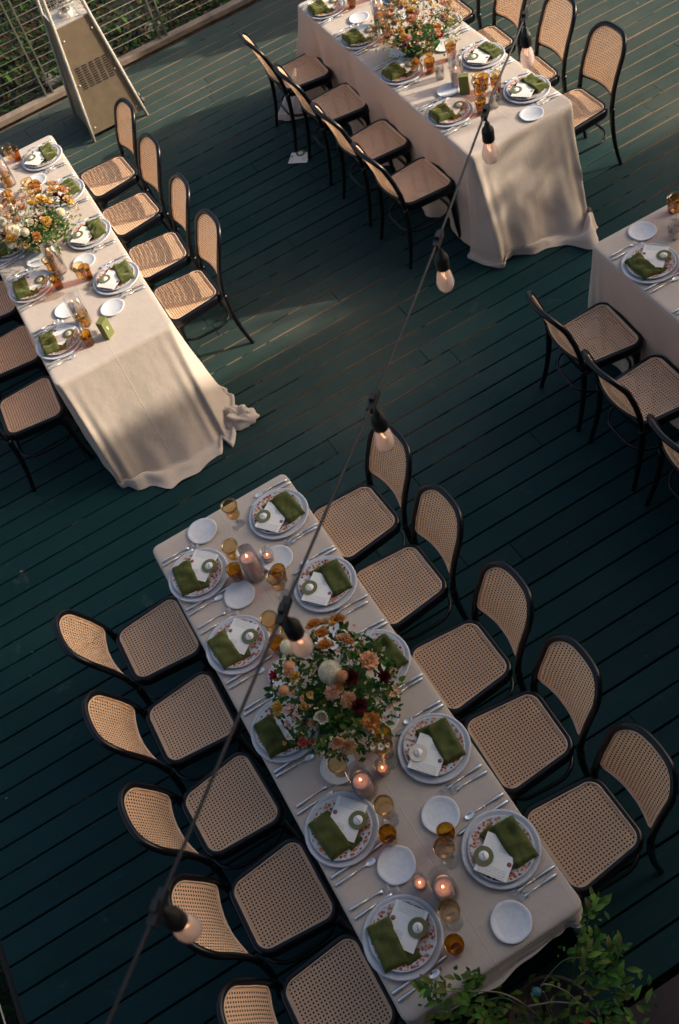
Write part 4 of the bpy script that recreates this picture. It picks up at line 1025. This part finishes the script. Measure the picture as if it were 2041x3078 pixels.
# ------------------------------------------------------------------ potted shrub at the near end
LEAFME = []
for k in range(4):
    b = MB(); L = [.050, .042, .058, .036][k]; W = L*[.42, .5, .36, .5][k]; n = 5; vs = []
    for i in range(n+1):
        t = i/n; wd = W*.5*math.sin(math.pi*min(1, .04+.93*t**.9)); z = .10*L*math.sin(t*2.6)-.10*L*t*t
        vs += [(L*t, -wd, z+wd*.35), (L*t, 0, z), (L*t, wd, z+wd*.35)]
    b.add(vs, [(i*3+s, (i+1)*3+s, (i+1)*3+s+1, i*3+s+1) for i in range(n) for s in range(2)]); LEAFME.append(b.mesh('leaf', M['leafc']))
sh = thing('potted_shrub', 'leafy green shrub in a pot at the near end of the front table', 'plant', (-1.42, -.08, 0))
SB = Vector((-1.42, -.08, 0))
b = MB(); b.lathe([(.001, .01), (.13, .01), (.17, .30), (.18, .31), (.165, .31), (.155, .27), (.001, .27)], 24); obj('pot', b.mesh('pot', M['pot']), sh)
BR = [[(-1.42,-.06,.27),(-1.38,-.015,.72),(-1.314,.038,.8),(-1.266,.122,.85),(-1.206,.232,.87)],[(-1.42,-.08,.27),(-1.36,-.087,.76),(-1.394,-.148,.72),(-1.457,-.181,.66),(-1.506,-.207,.6)],[(-1.38,-.015,.72),(-1.415,-.101,.72),(-1.455,-.156,.73)],[(-1.367,-.091,.7),(-1.401,-.088,.5),(-1.427,-.077,.4)],[(-1.355,-.097,.76),(-1.342,-.164,.8),(-1.343,-.213,.82),(-1.368,-.263,.82)],[(-1.28,.119,.7),(-1.312,.044,.72),(-1.351,.01,.7),(-1.41,-.06,.3)],[(-1.42,-.12,.27),(-1.36,-.22,.6),(-1.302,-.293,.8),(-1.286,-.343,.84),(-1.261,-.387,.88)],[(-1.43,-.11,.27),(-1.397,-.29,.7),(-1.349,-.339,.76),(-1.387,-.392,.78)],[(-1.44,-.12,.27),(-1.47,-.24,.55),(-1.50,-.30,.66)]]
for k, pts in enumerate(BR):
    b = MB(); c = catmull([Vector(p)-SB for p in pts], 5); r0 = .0042 if k in (0, 1, 2, 3) else .0022
    b.tube(c, [r0*(1-.6*i/len(c)) for i in range(len(c))], 6); obj('branch', b.mesh('branch', M['bark'] if k < 4 else M['stem']), sh)
CL = [(-1.194,.246,.85,12,.03),(-1.23,.191,.84,14,.04),(-1.288,.13,.75,16,.05),(-1.316,.084,.6,14,.06),(-1.324,.022,.5,10,.06),(-1.264,-.378,.87,9,.03),(-1.33,-.31,.8,10,.035),(-1.378,-.323,.75,14,.04),(-1.37,-.246,.7,10,.04),(-1.412,-.278,.7,14,.05),(-1.483,-.3,.65,18,.06),(-1.531,-.295,.6,16,.06),(-1.526,-.236,.55,14,.06),(-1.459,-.156,.5,12,.06),(-1.398,-.068,.45,10,.06),(-1.39,-.39,.75,6,.025),(-1.237,.247,.7,10,.04),(-1.274,.203,.6,10,.05),(-1.327,.086,.4,10,.06),(-1.229,.091,.86,3,.015)]
lq = random.Random(17)
for x, y, z, n_, s_ in CL:
    for i in range(n_):
        p = Vector((x+lq.gauss(0, s_*.7), y+lq.gauss(0, s_*.7), z+lq.gauss(0, s_*.6)))-SB
        out = math.atan2(p.y, p.x)+lq.uniform(-1.1, 1.1)
        o = obj('leaf', LEAFME[lq.randrange(4)], sh, p, (lq.uniform(-.5, .5), lq.uniform(-.7, .35), out)); v = lq.uniform(.6, 1.35)
        c = lq.choice([(.085, .190, .022), (.060, .150, .022), (.12, .205, .030), (.040, .115, .022), (.14, .150, .035)]); o.color = (c[0]*v, c[1]*v, c[2]*v, 1)
sq_ = [(Vector(c[:3])-SB, c[4]) for c in CL]
def shp(qq):
    p, s2 = qq.choice(sq_); return p + Vector((qq.gauss(0, s2), qq.gauss(0, s2), qq.gauss(-.03, s2))), None
fo_ = obj('foliage', scatter_leaves(380, shp, (.016, .036), [simple('shrub_leaf_a', (.060, .140, .018), .6, trans=.2, spec=.15), simple('shrub_leaf_b', (.030, .080, .014), .6, trans=.2, spec=.15), simple('shrub_leaf_c', (.10, .13, .03), .6, trans=.2, spec=.15)], 77, 'foliage'), sh); fo_['kind'] = 'stuff'
o = obj('leaf', LEAFME[2], sh, Vector((-1.505, -.182, .61))-SB, (.1, -.2, 2.2), (1.1, 1.1, 1.1)); o.color = (.30, .012, .010, 1); o['label'] = 'single red leaf'
sk = thing('plant_stake', 'green plant stake with a round teal cap in the shrub', 'stake', (-1.368, -.068, 0))
b = MB(); b.tube([(-.03, -.005, .27), (0, 0, .775)], .006, 8); obj('rod', b.mesh('rod', M['rubber']), sk)
b = MB(); b.lathe([(.012, .755), (.0165, .758), (.0165, .778), (.013, .782), (.001, .783)], 20); obj('cap', b.mesh('cap', M['teal']), sk)

# ------------------------------------------------------------------ the house and trees that shade the deck (outside the frame)
hs = thing('house', 'long house with a straight eave standing behind the viewer', 'house', (-5.6, -14, 0))
b = MB(); b.box((-.4, 0, 2.85), (4.2, 44, 5.7)); obj('wall', b.mesh('wall', M['wallm'], False), hs)
EX, EZ = 3.3, 5.93     # eave line at world x = -2.3
b = MB(); b.add([(EX, -22.5, EZ), (EX, 22.5, EZ), (-.4, 22.5, EZ+1.4), (-.4, -22.5, EZ+1.4), (EX, -22.5, EZ-.14), (EX, 22.5, EZ-.14), (-.4, 22.5, EZ+1.2), (-.4, -22.5, EZ+1.2), (-4.2, 22.5, EZ), (-4.2, -22.5, EZ)],
    [(0,1,2,3), (7,6,5,4), (0,4,5,1), (1,5,6,2), (3,7,4,0), (3,2,8,9)]); obj('roof', b.mesh('roof', M['roofm'], False), hs)
for k in range(8):
    b = MB(); b.box((0, 0, 0), (.05, 1.1, 1.4)); wv_ = obj('window', b.mesh('window', M['white'], False), hs, (1.71, -18+k*5.2, 1.7)); b = MB(); b.box((.03, 0, 0), (.02, .98, 1.28)); obj('pane', b.mesh('pane', M['slot'], False), wv_)
bar = thing('shadow_blocker', 'added unseen slatted shadow bar standing beyond the top table', 'bar', (6.15, -4.75, 0))  # added out of view, sized so its shadow lands on the far deck
b = MB(); b.box((0, 0, .56), (1.50, .45, 1.12)); obj('blocker_body', b.mesh('blocker_body', M['wood'], False), bar)
for x in (-.62, -.3, .1, .5): 
    b = MB(); b.box((x, 0, 1.30), (.22, .05, .36)); obj('slat', b.mesh('slat', M['wood'], False), bar)

def shade_tree(x, y, label, zc, rx, rz_, n, seed):
    t = thing('tree', label, 'tree', (x, y, 0)); q = random.Random(seed)
    b = MB(); b.tube(catmull([(0, 0, -1), (.03, .02, 1.5), (-.05, 0, zc-.3), (.02, .02, zc+.25)], 4), [.055-.003*i for i in range(13)], 10)
    for k in range(7):
        a = k*.9; b.tube(catmull([(0, 0, zc-.9+.1*k), (rx*.4*math.cos(a), rx*.4*math.sin(a), zc-.5+.08*k), (rx*.8*math.cos(a), rx*.8*math.sin(a), zc-.1+.06*k)], 4), .008, 6)
    obj('trunk', b.mesh('trunk', M['bark']), t)
    def fn(qq):
        d = Vector((qq.gauss(0, 1), qq.gauss(0, 1), qq.gauss(0, 1))).normalized(); r = qq.random()**.4
        k = .82+.30*mnoise.noise(d*2.1+Vector((seed, 0, 0)))
        return Vector((d.x*rx*r*k, d.y*rx*r*k, zc+d.z*rz_*r*k)), None
    c = obj('crown', scatter_leaves(n, fn, (.06, .13), LEAFM, seed+1, 'crown'), t); c['kind'] = 'stuff'
shade_tree(-.27, -10.6, 'slim young tree beside the deck beyond the right picture edge', 3.72, .62, .66, 620, 51)
